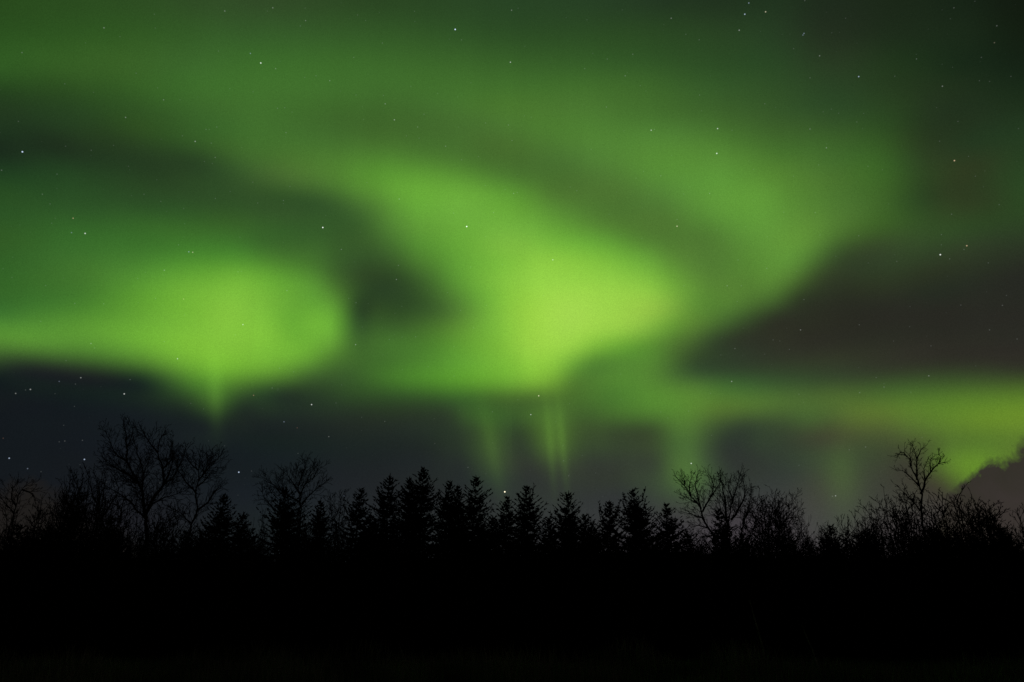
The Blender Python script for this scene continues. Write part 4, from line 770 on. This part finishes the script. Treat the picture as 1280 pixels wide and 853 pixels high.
SHRUBS = [
    (18.69, 40, 7.46, 3.68, 'tall round leafless bush on the left below the forked lone tree', 1),
    (21.18, 41.5, 8.01, 4.32, 'dense bare bush right at the trunk of the forked lone tree', 1),
    (22.2, 40, 7.89, 4.4, 'high rounded bare bush right of the forked lone tree', 1),
    (23.79, 41, 7.44, 3.44, 'bare bush sloping down beside the cloud on the right', 1),
    (25.2, 39.5, 6.84, 2.61, 'bare bush cut off by the right edge under the cloud', 1),
    (14.23, 40, 6.2, 1.84, 'thin low bush with upright twigs just right of the slender shoots', 0),
    (15.79, 41, 6.24, 1.97, 'low twiggy bush in front of the faint green ray on the right', 0),
    (16.56, 40, 6.51, 3.04, 'low bare bush with fine twigs between the green ray and the high bushes', 1),
    (18.36, 41.5, 6.86, 2.74, 'low bush against the left foot of the high round bushes', 1),
    (13.88, 42, 7.42, 3.53, 'leafless bush under the right side of the dense round bare tree', 1),
    (-24.77, 43, 6.8, 1.89, 'leafless bush left of the rounded bare clump at the left', 0),
    (-17.91, 42, 7.5, 3.53, 'twiggy bush at the foot of the two tall bare trees', 1),
    (-20.83, 43, 7.98, 3.61, 'bare bush left of the trunk of the tallest bare tree', 1),
    (-24.51, 44, 9.54, 3.43, 'tall thick bare bush forming the rounded clump at the left', 1),
    (-23.59, 45, 9.58, 3.24, 'tall bare bush on the right side of the rounded clump at the left', 1),
    (-13.41, 43, 6.8, 1.72, 'small bare bush left of the broad twig-topped spruce', 0),
    (-9.18, 43, 6.59, 1.55, 'thin bare bush left of the first clear spruce', 0),
    (9.64, 41, 5.29, 1.64, 'low bare bush at the foot of the leaning bare tree', 0),
    (12.43, 41, 7.52, 3.94, 'wide bare bush inside the dense round bare tree', 1),
    (-12.34, 46, 8.7, 2.76, 'bare bush whose fine twigs surround the broad twig-topped spruce', 0),
    (-27.07, 44, 7.26, 2.2, 'low bare bush at the left edge before the faint brown cloud', 0),
    (-25.34, 38.0, 5.13, 3.34, None, 0),
    (-25.25, 39.9, 4.74, 4.28, None, 1),
    (-21.93, 36.08, 5.08, 3.55, None, 0),
    (-21.94, 38.04, 5.64, 2.82, None, 1),
    (-21.77, 39.88, 5.02, 2.8, None, 0),
    (-18.41, 36.06, 4.54, 3.33, None, 1),
    (-18.62, 38.07, 5.52, 4.11, None, 0),
    (-18.02, 39.86, 5.65, 3.76, None, 1),
    (-15.35, 36.05, 4.5, 2.58, None, 0),
    (-14.79, 38.11, 4.92, 2.77, None, 1),
    (-14.71, 39.84, 5.85, 3.84, None, 0),
    (-11.8, 36.03, 5.02, 3.88, None, 1),
    (-11.68, 38.15, 4.6, 3.44, None, 0),
    (-10.58, 39.82, 5.36, 2.76, None, 1),
    (-8.96, 36.01, 5.45, 2.73, None, 0),
    (-7.77, 38.18, 4.95, 3.82, None, 1),
    (-7.44, 39.8, 4.79, 4.24, None, 0),
    (-5.14, 36.0, 5.24, 3.09, None, 1),
    (-4.9, 38.22, 5.55, 2.61, None, 0),
    (-3.21, 39.78, 4.85, 3.17, None, 1),
    (-2.42, 35.98, 4.67, 3.72, None, 0),
    (-0.75, 38.26, 5.65, 4.0, None, 1),
    (-0.29, 39.76, 5.46, 3.24, None, 0),
    (1.5, 35.97, 4.43, 2.45, None, 1),
    (2.02, 38.3, 5.13, 3.21, None, 0),
    (4.12, 39.73, 5.86, 4.2, None, 1),
    (4.07, 35.96, 4.83, 3.66, None, 0),
    (6.28, 38.33, 4.64, 2.98, None, 1),
    (6.91, 39.71, 5.55, 2.73, None, 0),
    (8.15, 35.94, 5.36, 3.16, None, 1),
    (8.95, 38.37, 4.79, 4.12, None, 0),
    (11.35, 39.69, 4.91, 3.9, None, 1),
    (10.62, 35.93, 5.37, 2.67, None, 0),
    (13.39, 38.4, 5.4, 2.7, None, 1),
    (14.02, 39.66, 4.74, 3.66, None, 0),
    (14.67, 35.92, 4.84, 3.88, None, 1),
    (16.06, 38.44, 5.72, 3.63, None, 0),
    (18.61, 39.64, 5.24, 2.83, None, 1),
    (17.03, 35.91, 4.43, 2.61, None, 0),
    (20.44, 38.48, 5.35, 3.71, None, 1),
    (21.38, 39.61, 5.79, 4.27, None, 0),
    (21.17, 35.89, 4.65, 3.24, None, 1),
    (22.96, 38.51, 4.76, 2.67, None, 0),
    (25.9, 39.59, 5.7, 3.01, None, 1),
]
COMMON = "leafless shrub lost in the black thicket below the treetops"
for i, (x, y, H, W, label, dense) in enumerate(SHRUBS):
    root = thing("bare_shrub", label or COMMON, "shrub", (x, y, 0),
                 "leafless bushes along the treeline" if label else "shrubs in the black thicket")
    root.rotation_euler.z = i * 2.399
    root.scale = (W / 2.6, W / 2.6, H / 5.0)
    for nm, me in zip(("stems", "twigs"), KINDS[5 + i % 3 if dense else i % 5]):
        o = bpy.data.objects.new(nm, me)
        COL.objects.link(o)
        o.parent = root


# ------------------------------------------------------------------ undergrowth and grass
def blades(name, n, xr, yr, hr, wr, mat, seed, lean=.35, label=None):
    g = np.random.default_rng(seed)
    x = g.uniform(*xr, n)
    y = yr[0] + (yr[1] - yr[0]) * g.random(n)
    clump = .55 + .45 * np.sin(x * 1.9 + 1.7 * np.sin(y * .9)) * np.sin(y * 1.3 + x * .4)
    patch = np.clip(np.sin(x * .83 + 2.2 * np.sin(x * .31 + y * .2)) * np.sin(y * .55 + 1.1 * np.sin(x * .7)) + .25, 0, 1)
    h = g.uniform(*hr, n) * (.40 + .35 * clump + .75 * patch)
    w = g.uniform(*wr, n)
    a = g.uniform(0, 2 * np.pi, n)
    b = g.uniform(0, 2 * np.pi, n)
    l = g.uniform(.05, lean, n) * h
    z = .10 * np.sin(x * .23 + 1.3) * np.sin(y * .31) + .05 * np.sin(x * .9 + y * .7) - .02
    wx, wy = np.cos(a) * w, np.sin(a) * w
    lx, ly = np.cos(b) * l, np.sin(b) * l
    V = np.empty((n, 5, 3))
    V[:, 0] = np.stack([x - wx, y - wy, z], 1)
    V[:, 1] = np.stack([x + wx, y + wy, z], 1)
    V[:, 2] = np.stack([x + lx * .35 + wx * .8, y + ly * .35 + wy * .8, z + h * .6], 1)
    V[:, 3] = np.stack([x + lx * .35 - wx * .8, y + ly * .35 - wy * .8, z + h * .6], 1)
    V[:, 4] = np.stack([x + lx, y + ly, z + h], 1)
    base = np.arange(n)[:, None] * 5
    quads = base + np.array([[0, 1, 2, 3]])
    tris = base + np.array([[3, 2, 4]])
    loops = np.concatenate([quads.ravel(), tris.ravel()]).astype(np.int32)
    starts = np.concatenate([np.arange(n) * 4, 4 * n + np.arange(n) * 3]).astype(np.int32)
    me = bpy.data.meshes.new(name)
    me.vertices.add(5 * n)
    me.vertices.foreach_set("co", V.astype(np.float32).ravel())
    me.loops.add(len(loops))
    me.loops.foreach_set("vertex_index", loops)
    me.polygons.add(2 * n)
    me.polygons.foreach_set("loop_start", starts)
    me.update(calc_edges=True)
    me.validate()
    me.materials.append(mat)
    o = bpy.data.objects.new(name, me)
    o['kind'] = 'stuff'
    if label:
        o['label'] = label
        o['category'] = name
    COL.objects.link(o)
    return o


blades("undergrowth", 34000, (-42, 42), (36, 54), (2.0, 4.4), (.012, .022), M_TWIG, 8, .3,
       "black tangle of low leafless growth under the trees")
blades("grass", 55000, (-24, 24), (14, 25), (.25, .80), (.005, .012), M_GRASS, 9, .45,
       "tall dry grass barely visible along the bottom of the picture")


# ------------------------------------------------------------------ pale saplings in the meadow
def sapling(x, y, H, lean, seed, label):
    rnd = random.Random(seed)
    root = thing("birch_sapling", label, "sapling", (x, y, 0), "thin saplings in the meadow")
    st, tw = MB(), MB()
    q = smooth([(0, 0, -.1), (lean * .25, .05, H * .35), (lean * .7, 0, H * .7), (lean, .05, H)], rnd, .012)
    n = len(q)
    rads = [max(.006, .030 * (1 - .75 * i / (n - 1))) for i in range(n)]
    st.tube(q, rads, 6)
    spin = 0
    for k in range(14):
        t = .3 + .7 * (k + rnd.random()) / 14
        i = min(n - 2, int(t * (n - 1)))
        spin += 2.4
        dd = turn((q[i + 1] - q[i]).normalized(), rnd.uniform(.4, .7), spin)
        grow(tw, rnd, q[i], dd, rnd.uniform(.25, .55), .007, 1, .12, .6)
    st.build("trunk", M_PALE, root)
    tw.build("crown", M_TWIG, root)


sapling(6.85, 23.0, 2.0, -.30, 51, "taller pale sapling leaning left in the dark meadow at the right of the middle")
sapling(8.45, 23.5, 1.35, -.38, 52, "shorter pale sapling in the dark meadow, right of the taller one")
